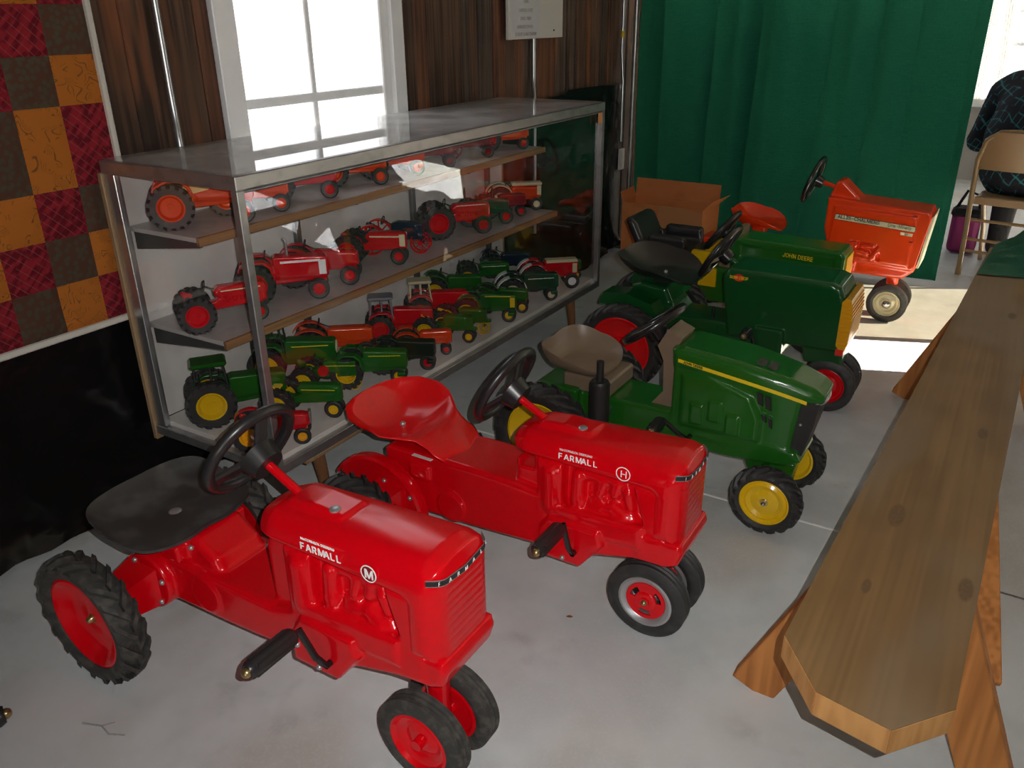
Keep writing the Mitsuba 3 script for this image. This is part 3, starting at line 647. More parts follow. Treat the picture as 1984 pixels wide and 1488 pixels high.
def steering(root, ec, c, axis, R, mat='black_gloss', spokes=3, rr=.0115, phase=.5, dish=.02, hub=.03):
    c, axis = np.array(c, float), np.array(axis, float); axis /= np.linalg.norm(axis)
    u = np.array([0, 1.0, 0]); v = np.cross(axis, u)
    P_ = lambda t, r_, d=0: c + (u * math.cos(t) + v * math.sin(t)) * r_ - axis * d
    rim = tube([P_(t, R) for t in np.arange(48) / 48 * 2 * np.pi], rr, 14, True)
    k = part(root, 'steering_wheel', W(rim, ec), mat, True)
    for q in range(spokes):
        t = phase + q * 2 * np.pi / spokes
        part(k, 'spoke', W(bar(P_(t, R), P_(t, hub * .4, dish), R * .30, .011, up=axis, c=.004), ec), mat, 30)
    hb_ = trimesh.creation.cone(1, 1, sections=8) if False else None
    part(k, 'hub', W(tube([c - axis * (dish + .03), c - axis * (dish - .002), c - axis * (dish - .012)], [hub * .8, hub, hub * .55], 20), ec), mat, 40)
    return k
def pedal(root, ec, x, z, y, ang, crank=.085, side=-1, grip=.10, mat='black_plastic', yb=.09):
    """crank arm from the body at (x, yb, z) and a rubber pedal on its end"""
    e = np.array([x + math.cos(ang) * crank, side * (yb + .035), z + math.sin(ang) * crank])
    k = part(root, 'crank', W(tube([(x, side * (yb - .02), z), (x, side * (yb + .018), z), (x + math.cos(ang) * crank * .3, side * (yb + .03), z + math.sin(ang) * crank * .3), e, e + [0, side * .02, 0]], .0065, 10), ec), 'black_gloss', True)
    a, b = e + [0, side * .012, 0], e + [0, side * (.012 + grip), 0]
    g = tube([a, a + [0, side * .006, 0], b - [0, side * .006, 0], b], [.011, .0165, .0165, .013], 12)
    ribs = [tube([a + [0, side * .012, 0] + np.array([math.cos(t) * .014, 0, math.sin(t) * .014]), b - [0, side * .012, 0] + np.array([math.cos(t) * .014, 0, math.sin(t) * .014])], .0055, 6) for t in np.arange(4) * 1.5708 + .6]
    p = part(k, 'pedal', W(cat(g, *ribs), ec), mat, 40)
    part(p, 'axle_cap', W(sph(b + [0, side * .001, 0], .0095, 2), ec), 'brass', True)
def decal(text, h, x, z, y, ec, root, mat, name='lettering', bold=True, width=None, slant=0.0, dz=0.0):
    """text on the right-hand side, reading forward; dz: rise of the base line per metre"""
    t = meshkit.text_mesh(text, h, .0012, bold=bold); v = t.vertices.copy(); sx = width / t.bounds[1][0] if width else 1
    v[:, 0] *= sx; t.vertices = np.c_[x + v[:, 0] + slant * v[:, 1], y - v[:, 2], z + v[:, 1] + dz * v[:, 0]]
    return part(root, name, W(t, ec), mat)
def bolt(x, y, z, r=.006): return sph((x, y, z), r, 2)

def farmall(ec, dx, dz, letter, label, seat, paint, dusty):
    root = thing('pedal_tractor', label, 'pedal tractor'); A = dx
    q = lambda pts: [(a + A, b + dz) for a, b in pts]
    # hood with fuel tank and grille shell
    def hood(p):
        pc = [p[0], p[1] * (1 + .30 * np.clip((.475 + A - p[0]) / .065, 0, 1) ** 2), p[2] + 2.3 * p[1] ** 2 * np.clip((p[2] - .40 - dz) / .05, 0, 1)]
        t = s_ext(pc, q([(.425, .432), (.412, .456), (.424, .475), (.455, .488), (.62, .497), (.80, .506), (.826, .498), (.834, .475), (.834, .30), (.755, .30), (.755, .424), (.60, .428)]), .086, .040)
        t = smin(t, s_ext(p, q([(.462, .48), (.475, .498), (.53, .503), (.60, .499), (.60, .48)]), .034, .01), .012)
        g = np.maximum(np.maximum(.0045 - np.abs(((p[2] - dz) * 62 % 1) - .5) * .012 - .0, (p[0] - A < .80) * .02), np.abs(p[2] - .385 - dz) - .075)
        slots = np.maximum(np.maximum(np.abs(((p[2] - dz) / .0155 % 1) - .5) * .0155 - .0022, np.abs(p[2] - .385 - dz) - .082), .795 + A - p[0])
        return np.maximum(t, -np.maximum(slots, -(t + .0005)))
    part(root, 'hood', W(field_mesh(hood, (.40 + A, -.09, .29 + dz), (.84 + A, .09, .515 + dz), .0034), ec), paint, True)
    # frame, bell housing, engine, front bolster
    def frame(p):
        y = np.abs(p[1]); ps = [p[0], y, p[2]]
        d = s_ext(p, q([(.065, .165), (.06, .262), (.10, .272), (.44, .272), (.52, .30), (.52, .187), (.30, .172)]), .082, .014)
        if letter == 'H': d = s_ext(p, q([(.055, .178), (.046, .335), (.06, .345), (.30, .352), (.42, .348), (.52, .34), (.52, .20), (.30, .185)]), .080, .012)
        d = U(d, s_ext(p, q([(.075, .25), (.075, .325), (.10, .342), (.21, .335), (.265, .30), (.29, .25)]), .062, .018))
        d = U(d, s_cyl_y(ps, .035 + A + .055, .212 + dz, .06, .104, .064, .008))
        d = U(d, s_cyl_y(ps, .25 + A, .225 + dz, .06, .086, .040, .005), s_box(ps, (.16 + A, .07, .30 + dz), (.03, .02, .02)))
        d = U(d, s_ext(p, q([(.425, .25), (.425, .40), (.44, .43), (.50, .43), (.50, .25)]), .060, .012))
        eng = s_ext(p, q([(.49, .20), (.49, .432), (.80, .432), (.80, .262), (.742, .250), (.64, .222), (.60, .20)]), .080, .010)
        win = s_ext([p[0], y, p[2]], q([(.556, .432), (.553, .35), (.560, .312), (.600, .306), (.752, .308), (.748, .345), (.728, .41), (.722, .432)]), .034, .012, .085)
        eng = smax(eng, -win, .008)
        d = U(d, eng)
        d = U(d, s_cyl_z(ps, .528 + A, .066, .30 + dz, .425 + dz, .026, .02), s_ext(ps, q([(.52, .30), (.52, .325), (.75, .335), (.75, .28), (.60, .272)]), .012, .010, .076))
        if letter == 'H': d = smax(d, -s_box(p, (.452 + A, 0, .405 + dz), (.022, .2, .018), .006), .005)
        L = [s_cap(ps, (.585 + A, .056, .345 + dz), (.588 + A, .058, .405 + dz), .018, .016), s_cap(ps, (.592 + A, .055, .315 + dz), (.59 + A, .056, .345 + dz), .022, .018), s_cap(ps, (.61 + A, .05, .41 + dz), (.70 + A, .05, .415 + dz), .013),
             s_cap(ps, (.638 + A, .054, .375 + dz), (.645 + A, .052, .40 + dz), .013), s_cap(ps, (.675 + A, .055, .385 + dz), (.68 + A, .052, .41 + dz), .014), s_cap(ps, (.706 + A, .056, .395 + dz), (.712 + A, .054, .36 + dz), .014, .011),
             s_cap(ps, (.672 + A, .052, .345 + dz), (.70 + A, .056, .333 + dz), .019), s_cap(ps, (.718 + A, .055, .335 + dz), (.735 + A, .056, .318 + dz), .013), s_cap(ps, (.62 + A, .052, .33 + dz), (.65 + A, .053, .34 + dz), .017), s_box(ps, (.632 + A, .05, .352 + dz), (.018, .014, .012))]
        for l in L: d = smin(d, l, .009)
        d = U(d, s_ext(p, q([(.50, .19), (.505, .262), (.53, .30), (.655, .30), (.665, .262), (.61, .19)]), .098, .010))
        d = U(d, s_ext(p, q([(.735, .252), (.735, .318), (.836, .318), (.842, .298), (.832, .265), (.805, .252)]), .078 if letter == 'M' else .084, .012))
        d = U(d, s_cyl_z(p, .763 + A, 0, .19, .27 + dz, .024))
        return d
    part(root, 'frame', W(field_mesh(frame, (.0 + A, -.108, .16 + dz), (.85 + A, .108, .44 + dz), .004), ec), paint, True)
    # rear axle, wheels
    ax, rr = .02 + dx * 1.12, (.152 if letter == 'M' else .133)
    for s in (-1, 1):
        h = [trimesh.Trimesh([(a + dx_, s * yy, zz) for yy, cx_, cz_, k in ((.098, .085 + A, .212 + dz, .045), (.178, ax + .012, rr + .012, .030)) for a, dx_, zz in [(cx_, sx * k, cz_ + sz * k) for sx, sz in ((-1, -1), (-1, 1), (1, 1), (1, -1))]]).convex_hull]
        if letter == 'M' or s < 0: part(root, 'axle_housing', W(h[0], ec), paint, False)
        t = lug_tyre(rr, .062, rr * .70, 19, .013)
        wheel(root, 'rear_wheel', ec, ax, s * .197, rr, .062, rr * .70, t, dish_rim(rr * .71, .052, .028, .026, .004), 'rubber_dusty' if dusty else 'rubber', paint, acorn(.010, -.004), 'brass', s)
        part(root, 'bolt', W(cat(*[bolt(.09 + A + .052 * math.cos(t_), s * .104, .212 + dz + .052 * math.sin(t_), .0065) for t_ in (.3, 2.2, 4.0, 5.4)]), ec), 'silver', True, label='bolt heads on the axle flange')
    # front wheels
    fx, fr_ = .763 + A, (.094 if letter == 'M' else .094)
    part(root, 'front_axle', W(cat(tube([(fx, -.075, fr_), (fx, .075, fr_)], .011, 12), tube([(fx, 0, .25), (fx, 0, fr_)], .022, 14)), ec), paint, 40)
    for s in (-1, 1):
        t = rib_tyre(fr_, .044, fr_ * .66)
        if letter == 'M':
            wheel(root, 'front_wheel', ec, fx, s * .047 - .004, fr_, .046, fr_ * .66, t, dish_rim(fr_ * .67, .046, .014, .022, .0), 'rubber_dusty', paint, acorn(.0095, -.012), 'brass', s)
        else:
            ring, disc = slot_rim(fr_ * .66, .046)
            k = wheel(root, 'front_wheel', ec, fx, s * .047 - .004, fr_, .046, fr_ * .66, t, ring, 'rubber', 'silver', acorn(.0095, -.020), 'brass', s, label='silver rim with red slotted centre')
            part(k, 'rim_centre', W(moved(disc if s < 0 else mirror_y(disc), (fx, s * .047 - .004, fr_)), ec), paint, 35)
    # steering
    part(root, 'steering_column', W(tube([(.475 + A, 0, .487 + dz), (.376 + A, 0, .537 + dz)], .0088, 14), ec), paint, True)
    steering(root, ec, ((.350 if letter == 'M' else .362) + A, 0, .550 + dz), (-.88, 0, .47), .094, 'black_plastic', 3, .0115, .55, .022, .040)
    part(root, 'bolt', W(bolt(.375 + A, -.012, .526 + dz, .009), ec), 'silver', True)
    # seat
    if seat == 'black':
        part(root, 'seat', W(seat_pan(.112, -.03, .352, .108, .145, .045, .016, -.010, .008, ex=4.2, tilt=.0), ec), 'seat_black', 30, label='black pan seat')
        part(root, 'seat_bolt', W(cat(lathe_y([(0, 0), (.013, 0), (.013, .003), (0, .003)], 20).apply_transform(trimesh.transformations.rotation_matrix(-np.pi / 2, (1, 0, 0))).apply_translation((.120, -.03, .353))), ec), 'silver', True)
        part(root, 'seat_post', W(cbox((.085, -.03, .325 + dz), (.17, .03, .342), .004), ec), paint)
    else:
        part(root, 'seat', W(saddle(.125, .450, .0, .322), ec), 'red_seat', 35, label='bright red saddle-shaped pan seat')
        part(root, 'seat_bolt', W(sph((.245, -.005, .325), .008, 2), ec), 'silver', True)
        part(root, 'seat_post', W(cbox((.27, -.04, .30 + dz), (.37, .04, .314), .006), ec), paint)
        part(root, 'paper_tag', W(cbox((.335, -.088, .342 + dz), (.395, -.062, .3435 + dz), .0005), ec), 'paper')
        def fender(s):
            cx_, cz_ = ax, rr; V = []; n = 22
            for k in range(n):
                a = math.radians(150 - 165 * k / (n - 1))
                for yy, r_ in ((.100, rr + .014), (.108, rr + .017), (.122, rr + .015), (.126, rr + .006)): V.append((cx_ + math.cos(a) * r_, s * yy, cz_ + math.sin(a) * r_))
            F = [(k * 4 + j, k * 4 + j + 1, k * 4 + j + 5, k * 4 + j + 4) for k in range(n - 1) for j in range(3)]; F = np.array(F); m = trimesh.Trimesh(V, np.vstack([F[:, [0, 1, 2]], F[:, [0, 2, 3]]]), process=False)
            return m
        for s in (-1, 1):
            d_ = Polygon([(ax + math.cos(t_) * (rr + .014), rr + math.sin(t_) * (rr + .014)) for t_ in np.radians(np.linspace(155, -18, 30))] + [(ax + .05, rr - .03)])
            part(root, 'fender', W(cat(fender(s), plate_xz(d_, s * .096, s * .101)), ec), paint, 30)
    # pedals
    pedal(root, ec, .60 + A, .23 + dz, 0, 2.05 if letter == 'M' else 1.75, .085, -1, .105)
    pedal(root, ec, .60 + A, .23 + dz, 0, -1.1 if letter == 'M' else -1.4, .075, 1, .105)
    # lettering
    yy = -.0862
    [decal(ch, .0135, .549 + A + i_ * .0139, .4515 + dz + .0004 * i_, yy, ec, root, 'decal_white', name='letter') for i_, ch in enumerate('FARMALL')]
    decal('McCORMICK DEERING', .0052, .553 + A, .4715 + dz, yy, ec, root, 'decal_white', width=.078, dz=.03, bold=False)
    ringp = Polygon([(math.cos(t) * .0165, math.sin(t) * .0165) for t in np.arange(40) / 40 * 2 * np.pi]); inner = ringp.buffer(-.0022)
    c_ = (.703 + A, .4565 + dz)
    from shapely import affinity
    part(root, 'emblem', W(plate_xz(affinity.translate(ringp.difference(inner), *c_), yy - .0012, yy), ec), 'decal_white', label='round white %s emblem' % letter)
    if letter == 'M': part(root, 'emblem_ground', W(plate_xz(affinity.translate(inner, *c_), yy - .0006, yy), ec), 'dark_red')
    decal(letter, .0165, c_[0] - (.0095 if letter == 'M' else .0068), c_[1] - .0083, yy - .0005, ec, root, 'decal_white', name='letter', bold=letter == 'M')
    # name plate round the nose
    n = 25; th = np.linspace(-1.1, 1.1, n); V = []
    for t in th:
        x_ = .8005 + .034 * math.cos(t) ** .55; y_ = .079 * math.sin(t) / math.sin(1.1); x_ = .834 - .034 * max(0, (abs(y_) - .052) / .034) ** 2 + .0012
        zc_ = .4755 - .012 * (1 - abs(y_) / .085)
        V += [(x_ + A, y_, zc_ + dz - .0065), (x_ + A, y_, zc_ + dz + .0065)]
    F = np.array([(2 * k, 2 * k + 2, 2 * k + 3, 2 * k + 1) for k in range(n - 1)]); F = np.vstack([F[:, [0, 1, 2]], F[:, [0, 2, 3]]]); V = np.array(V)
    k = part(root, 'nose_plate', W(trimesh.Trimesh(V, F, process=False), ec), 'silver', True, label='silver and black FARMALL name strip on the nose')
    nm_ = trimesh.Trimesh(V, F, process=False).vertex_normals; nm_ = nm_ * np.sign(nm_[:, :1].sum() or 1); V2 = V + nm_ * .0008; mid = V2.reshape(-1, 2, 3).mean(1, keepdims=True); V2 = (mid + (V2.reshape(-1, 2, 3) - mid) * .72).reshape(-1, 3)
    part(k, 'black_field', W(trimesh.Trimesh(V2, F, process=False), ec), 'decal_black', True)
    for i, ch in enumerate('FARMALL'):
        y_ = -.066 + i * .022; x_ = .834 - .034 * max(0, (abs(y_) - .052) / .034) ** 2 + .0018; zc_ = .4755 - .012 * (1 - abs(y_) / .085)
        t = meshkit.text_mesh(ch, .0072, .0006, bold=True); v = t.vertices; wd = t.bounds[1][0]
        t.vertices = np.c_[x_ + A + .0008 + v[:, 2], y_ - wd / 2 + v[:, 0], zc_ - .0036 + dz + v[:, 1]]; part(k, 'letter', W(t, ec), 'decal_white')
    part(root, 'filler_cap', W(lathe_y([(0, 0), (.0105, 0), (.0105, .004), (.008, .006), (0, .006)], 20).apply_transform(trimesh.transformations.rotation_matrix(np.pi / 2, (1, 0, 0))).apply_translation((.575 + A, -.020, .4985 + dz)), ec), 'silver', 40)
    part(root, 'bolt', W(cat(bolt(.52 + A, -.099, .235 + dz), bolt(.57 + A, -.099, .205 + dz), bolt(.20 + A, -.063, .31 + dz)), ec), 'silver', True)
    return root
farmall(-.35, 0.0, 0.0, 'M', 'red pedal tractor nearest the camera with a black seat and an M on its hood', 'black', 'red_dusty', True)
farmall(.22, .195, -.045, 'H', 'red pedal tractor with a red pan seat and an H on its hood', 'red', 'red_paint', False)

# ---- green tractor with tan seat, yellow wheels
def deere(ec):
    root = thing('pedal_tractor', 'green pedal tractor with tan seat, yellow wheels and a yellow hood stripe', 'pedal tractor')
    hp = [(.760, .452), (.79, .460), (.95, .448), (1.08, .425), (1.145, .405), (1.168, .388), (1.165, .366), (1.12, .358), (.765, .40)]
    def body(p):
        y = np.abs(p[1])
        tp = np.clip((p[0] - .95) / .22, 0, 1)
        hood = s_ext([p[0], p[1] * (1 + .45 * tp ** 2), p[2]], hp, .090, .026)
        side = s_ext([p[0], p[1] * (1 + .30 * tp ** 2), p[2]], [(.77, .20), (.77, .42), (1.00, .40), (1.115, .37), (1.10, .205), (1.00, .20)], .084, .010)
        side = smin(side, s_ext(p, [(.80, .235), (.80, .385), (.87, .40), (.99, .36), (1.02, .30), (1.02, .235)], .094, .010), .01)
        low = s_ext(p, [(.44, .165), (.44, .262), (.80, .262), (1.12, .225), (1.135, .20), (1.10, .178), (.95, .165)], .082, .010)
        d = U(hood, side, low)
        rear = s_box(p, (.42, 0, .22), (.07, .11, .055), .01)
        axl = np.maximum(s_ext(p, [(1.03, .05), (.97, .175), (1.12, .175), (1.10, .06)], .05, .006), -1)
        d = U(d, rear, axl)
        for x_, z_ in ((.85, .28), (.90, .30), (.95, .27)): d = smin(d, s_box([p[0], y, p[2]], (x_, .094, z_), (.018, .006, .03), .004), .004)
        return d
    part(root, 'body', W(field_mesh(body, (.34, -.12, .05), (1.18, .12, .47), .0045), ec), 'deere_green', True)
    part(root, 'grille', W(plate_xz([(1.085, .205), (1.10, .362), (1.158, .366), (1.150, .30), (1.132, .21)], -.058, .058), ec), 'grille_black', label='black front grille')
    part(root, 'headlight', W(field_mesh(lambda p: s_ell(p, (1.150, 0, .368), (.022, .058, .016)), (1.12, -.07, .34), (1.18, .07, .39), .004), ec), 'silver', True, label='silver headlight strip')
    for x_, z_ in ((1.098, .33), (1.10, .25), (1.118, .30)): part(root, 'bolt', W(bolt(x_, -.0585, z_, .004), ec), 'silver', True)
    dash = plate_xz([(.698, .258), (.733, .305), (.729, .395), (.709, .440), (.735, .490), (.779, .472), (.764, .440), (.770, .40), (.770, .258)], -.050, .050)
    part(root, 'dashboard', W(dash, ec), 'tan_paint', label='tan dashboard panel')
    part(root, 'seat', W(seat_pan(.452, .0, .322, .105, .128, .058, .046, -.012, .006, ex=3.2, tilt=.0, pw=3.2), ec), 'tan_paint', 30, label='tan tub seat')
    part(root, 'seat_box', W(cbox((.43, -.085, .262), (.585, .085, .312), .006), ec), 'tan_paint'); part(root, 'seat_post', W(cbox((.44, -.03, .32), (.50, .03, .314), .003), ec), 'dark_steel')
    part(root, 'steering_column', W(tube([(.735, 0, .455), (.70, 0, .470)], .010, 12), ec), 'chrome', True)
    steering(root, ec, (.676, 0, .482), (-.60, 0, .80), .093, 'black_gloss', 3, .011, .2, .015, .03)
    for s in (-1, 1):
        wheel(root, 'rear_wheel', ec, .425, s * .20, .158, .07, .10, lug_tyre(.158, .072, .106, 20, .013), dish_rim(.107, .056, .022, .03, .006), 'rubber', 'yellow_paint', acorn(.012, -.010), 'chrome', s)
        wheel(root, 'front_wheel', ec, 1.072, s * .135, .098, .05, .064, lug_tyre(.098, .052, .066, 16, .009, 48), dish_rim(.067, .044, .006, .024, .0), 'rubber', 'yellow_paint', acorn(.010, -.018), 'chrome', s)
        part(root, 'kingpin', W(cat(tube([(1.072, s * .04, .10), (1.072, s * .12, .098)], .012, 10), tube([(1.06, s * .095, .09), (1.05, s * .085, .175)], .010, 10)), ec), 'deere_green', True)
    pedal(root, ec, .835, .205, 0, 2.5, .085, -1, .07); pedal(root, ec, .835, .205, 0, -.7, .085, 1, .07)
    # exhaust stack beside the dash
    k = part(root, 'exhaust_stack', W(cat(tube([(.575, -.135, .19), (.575, -.135, .20), (.575, -.135, .325), (.575, -.135, .335)], [.024, .030, .030, .024], 24), tube([(.575, -.135, .33), (.575, -.135, .395)], .0105, 16)), ec), 'grille_black', 40, label='black upright exhaust muffler')
    part(k, 'bracket', W(cbox((.56, -.12, .21), (.59, -.07, .235), .003), ec), 'dark_steel')
    # stripe, vents, lettering
    n = 24; xs = np.linspace(.785, 1.128, n); V = []
    for x_ in xs:
        tp = np.clip((x_ - .95) / .22, 0, 1); zc_ = .4255 - (x_ - .785) * .128 - .02 * tp ** 2; y_ = -(.0905 / (1 + .45 * tp ** 2)) - .0006
        V += [(x_, y_ , zc_ - .0052), (x_, y_ , zc_ + .0052)]
    F = np.array([(2 * k_, 2 * k_ + 2, 2 * k_ + 3, 2 * k_ + 1) for k_ in range(n - 1)])
    part(root, 'hood_stripe', W(trimesh.Trimesh(V, np.vstack([F[:, [0, 1, 2]], F[:, [0, 2, 3]]]), process=False), ec), 'decal_yellow', True, label='yellow stripe along the hood')
    decal('JOHN DEERE', .0072, .80, .4202, -.0912, ec, root, 'decal_black', width=.055, dz=-.128)
    decal('8230', .0075, 1.060, .3735, -.0795, ec, root, 'decal_yellow', width=.036, dz=-.19) if False else None
    for a, b, c_, d_ in ((1.005, 1.020, .395, .345), (1.026, 1.042, .39, .335), (1.022, 1.034, .335, .30), (1.040, 1.050, .33, .285)):
        tp = np.clip((a - .95) / .22, 0, 1); y_ = -.0905 / (1 + .30 * tp ** 2) - .004
        part(root, 'side_vent', W(plate_xz([(a, c_ - .015), (b, c_ - .018), (b + .004, d_), (a + .006, d_ + .006)], y_ - .001, y_ + .006), ec), 'decal_black')
    for x0, x1 in ((.985, 1.008), (1.014, 1.038)):
        z_ = .4515 - (x0 - .95) * .17
        for s in (-1,):
            V = [(x0, -.052, z_ + .0012 - .004), (x1, -.050, z_ - .0035 - .004), (x1, -.012, z_ - .0035 + .0015), (x0, -.012, z_ + .0012 + .0015)]
            part(root, 'hood_vent', W(trimesh.Trimesh(V, [(0, 1, 2), (0, 2, 3)]), ec), 'decal_black')
    return root
deere(.83)

# ---- dark green tractor with red wheels
def oliver(ec):
    root = thing('pedal_tractor', 'dark green pedal tractor with red wheels and an amber front grille', 'pedal tractor')
    def body(p):
        y = np.abs(p[1])
        sh = s_ext(p, [(.69, .225), (.662, .38), (.654, .450), (.672, .472), (.80, .474), (1.02, .472), (1.054, .460), (1.068, .43), (1.090, .35), (1.084, .235)], .100, .018)
        lou = np.maximum(np.maximum(np.abs(((p[2]) / .0125 % 1) - .5) * .0125 - .0013, np.abs(p[2] - .36) - .105), np.abs(p[0] - .90) - .165)
        sh = np.maximum(sh, -np.maximum(lou, -(sh + .0016)))
        fr_ = s_ext(p, [(.30, .17), (.28, .26), (.30, .30), (.47, .30), (.50, .268), (.80, .268), (.80, .185), (.55, .165)], .085, .012)
        hs = s_ext(p, [(.29, .26), (.30, .355), (.34, .37), (.44, .36), (.47, .30), (.47, .26)], .075, .016)
        nose = s_ext(p, [(.96, .17), (.94, .24), (1.085, .24), (1.085, .17)], .07, .01)
        ax_ = s_cyl_y(p, .335, .18, -.20, .20, .030)
        fl = s_box(p, (.84, 0, .235), (.05, .12, .05), .008)
        return U(sh, fr_, hs, nose, ax_, fl)
    part(root, 'body', W(field_mesh(body, (.27, -.21, .14), (1.105, .21, .53), .0046), ec), 'oliver_green', True)
    gr_ = plate_xz([(1.062, .262), (1.062, .415), (1.074, .430), (1.090, .426), (1.100, .355), (1.094, .250), (1.072, .250)], -.1022, .1022)
    k = part(root, 'grille', W(gr_, ec), 'amber_paint', label='amber slatted front grille')
    for i in range(12):
        z_ = .264 + i * .0125; xo = float(np.interp(z_, [.25, .355, .426], [1.094, 1.100, 1.090]))
        part(k, 'slat', W(cbox((1.066, -.1045, z_), (xo + .003, .1045, z_ + .006), .001), ec), 'amber_paint')
    part(root, 'red_foot', W(plate_xz([(1.064, .228), (1.064, .25), (1.090, .25), (1.088, .228)], -.1028, .1028), ec), 'decal_red')
    ringp = Polygon([(math.cos(t) * .019 + .714, math.sin(t) * .0125 + .446) for t in np.arange(32) / 32 * 2 * np.pi])
    part(root, 'badge', W(plate_xz(ringp, -.1012, -.0995), ec), 'decal_red', label='small red and yellow badge')
    decal('ROW CROP', .0105, .682, .441, -.1013, ec, root, 'decal_yellow', width=.065, dz=.0)
    part(root, 'seat', W(seat_pan(.400, -.03, .405, .150, .165, .065, .048, -.025, .015, ex=2.5), ec), 'black_plastic', 30, label='black pan seat')
    part(root, 'seat_bolt', W(sph((.42, -.03, .407), .008, 2), ec), 'silver', True)
    part(root, 'seat_post', W(cbox((.37, -.03, .36), (.43, .03, .397), .004), ec), 'black_plastic')
    part(root, 'steering_column', W(tube([(.68, 0, .462), (.63, 0, .492)], .010, 12), ec), 'oliver_green', True)
    steering(root, ec, (.610, 0, .502), (-.85, 0, .52), .105, 'black_gloss', 3, .011, .9, .018, .03)
    for s in (-1, 1):
        k = wheel(root, 'rear_wheel', ec, .345, s * .235, .165, .06, .115, lug_tyre(.165, .066, .119, 22, .011), dish_rim(.120, .052, .020, .04, .018), 'rubber', 'decal_red' if False else 'red_seat', None, None, s)
        cap = lathe_y([(0, -.052), (.012, -.050), (.020, -.043), (.024, -.032), (.022, -.020), (.022, -.004), (0, -.004)], 28)
        part(k, 'hub_cap', W(moved(cap if s < 0 else mirror_y(cap), (.345, s * .235, .165)), ec), 'chrome', True, label='domed chrome hub cap')
        wheel(root, 'front_wheel', ec, 1.045, s * .052, .096, .046, .062, rib_tyre(.096, .046, .063), dish_rim(.064, .042, .012, .02), 'rubber', 'red_dusty', acorn(.009, -.014), 'silver', s)
        part(root, 'fender', W(cat(plate_xz([(.22, .30), (.24, .345), (.33, .352), (.43, .325), (.45, .29)], s * .10, s * .185)), ec), 'oliver_green')
    part(root, 'front_axle', W(cat(tube([(1.045, -.07, .096), (1.045, .07, .096)], .010, 12), tube([(1.045, 0, .18), (1.045, 0, .096)], .018, 12)), ec), 'oliver_green', 40)
    pedal(root, ec, .81, .205, 0, 1.9, .08, -1, .06, yb=.11); pedal(root, ec, .81, .205, 0, -1.2, .08, 1, .06, yb=.11)
    part(root, 'brake_lever', W(tube([(.62, -.05, .26), (.62, -.05, .31)], .006, 8), ec), 'black_plastic', True)
    return root
oliver(1.60)

# ---- green tractor with black backrest seat, behind the dark green one
def deere2(ec):
    root = thing('pedal_tractor', 'bright green pedal tractor with a black backrest seat behind the dark green one', 'pedal tractor')
    def body(p):
        hood = s_ext(p, [(.52, .30), (.505, .425), (.52, .449), (.75, .445), (.95, .438), (.966, .42), (.962, .24), (.90, .22), (.60, .22)], .082, .012)
        rec = s_ext([p[0], np.abs(p[1]), p[2]], [(.56, .375), (.56, .420), (.925, .412), (.925, .370)], .006, .003, .082)
        low = s_ext(p, [(.16, .20), (.15, .30), (.20, .325), (.40, .325), (.50, .315), (.62, .30), (.62, .165), (.38, .165)], .10, .012)
        nose = s_ext(p, [(.80, .17), (.80, .25), (.94, .25), (.93, .17)], .06, .01)
        return U(smax(hood, -rec, .003), low, nose, s_cyl_y(p, .20, .155, -.19, .19, .03))
    part(root, 'body', W(field_mesh(body, (.14, -.2, .12), (.98, .2, .495), .005), ec), 'deere_toy', True)
    part(root, 'grille', W(plate_xz([(.963, .25), (.964, .415), (.971, .415), (.971, .25)], -.065, .065), ec), 'yellow_paint')
    decal('JOHN DEERE', .0165, .728, .394, -.0795, ec, root, 'decal_yellow', width=.118, dz=-.05)
    part(root, 'dashboard', W(plate_xz([(.47, .315), (.475, .39), (.52, .475), (.545, .475), (.545, .315)], -.07, .07), ec), 'tan_paint')
    for s in (-1, 1): part(root, 'fender_panel', W(plate_xz([(.35, .325), (.37, .385), (.45, .385), (.47, .325)], s * .105, s * .125), ec), 'yellow_paint', label='yellow side panel')
    part(root, 'fender_panel', W(plate_xz([(.40, .235), (.405, .31), (.44, .325), (.475, .31), (.475, .235)], -.112, -.099), ec), 'yellow_paint')
    def seat(p):
        base = smax(s_box(p, (.22, 0, .365), (.12, .125, .038), .03), -s_box(p, (.25, 0, .40), (.11, .085, .03), .02), .01)
        back = s_box([p[0] + (p[2] - .42) * .5, p[1], p[2]], (.105, 0, .42), (.024, .12, .065), .022)
        arm = s_box([p[0], np.abs(p[1]), p[2]], (.25, .105, .40), (.085, .02, .028), .016)
        return U(base, back, arm)
    part(root, 'seat', W(field_mesh(seat, (.0, -.15, .30), (.37, .15, .50), .005), ec), 'black_plastic', True, label='black moulded seat with backrest')
    part(root, 'steering_column', W(tube([(.53, 0, .44), (.475, 0, .455)], .009, 12), ec), 'black_plastic', True)
    steering(root, ec, (.455, 0, .452), (-.80, 0, .6), .095, 'black_plastic', 3, .010, .3, .015, .028)
    for s in (-1, 1):
        wheel(root, 'rear_wheel', ec, .20, s * .205, .145, .06, .09, lug_tyre(.145, .066, .093, 18, .012), dish_rim(.094, .05, .018, .03), 'rubber', 'yellow_paint', acorn(.01, -.01), 'silver', s)
        wheel(root, 'front_wheel', ec, .87, s * .06, .088, .042, .056, rib_tyre(.088, .042, .057), dish_rim(.058, .04, .01, .02), 'rubber', 'yellow_paint', acorn(.008, -.012), 'silver', s)
    part(root, 'front_axle', W(cat(tube([(.87, -.07, .088), (.87, .07, .088)], .010, 12), tube([(.87, 0, .20), (.87, 0, .088)], .018, 12)), ec), 'deere_toy', 40)
    pedal(root, ec, .55, .22, 0, 1.6, .08, -1, .06, yb=.10); pedal(root, ec, .55, .22, 0, -1.5, .07, 1, .06, yb=.10)
    return root
deere2(2.12)

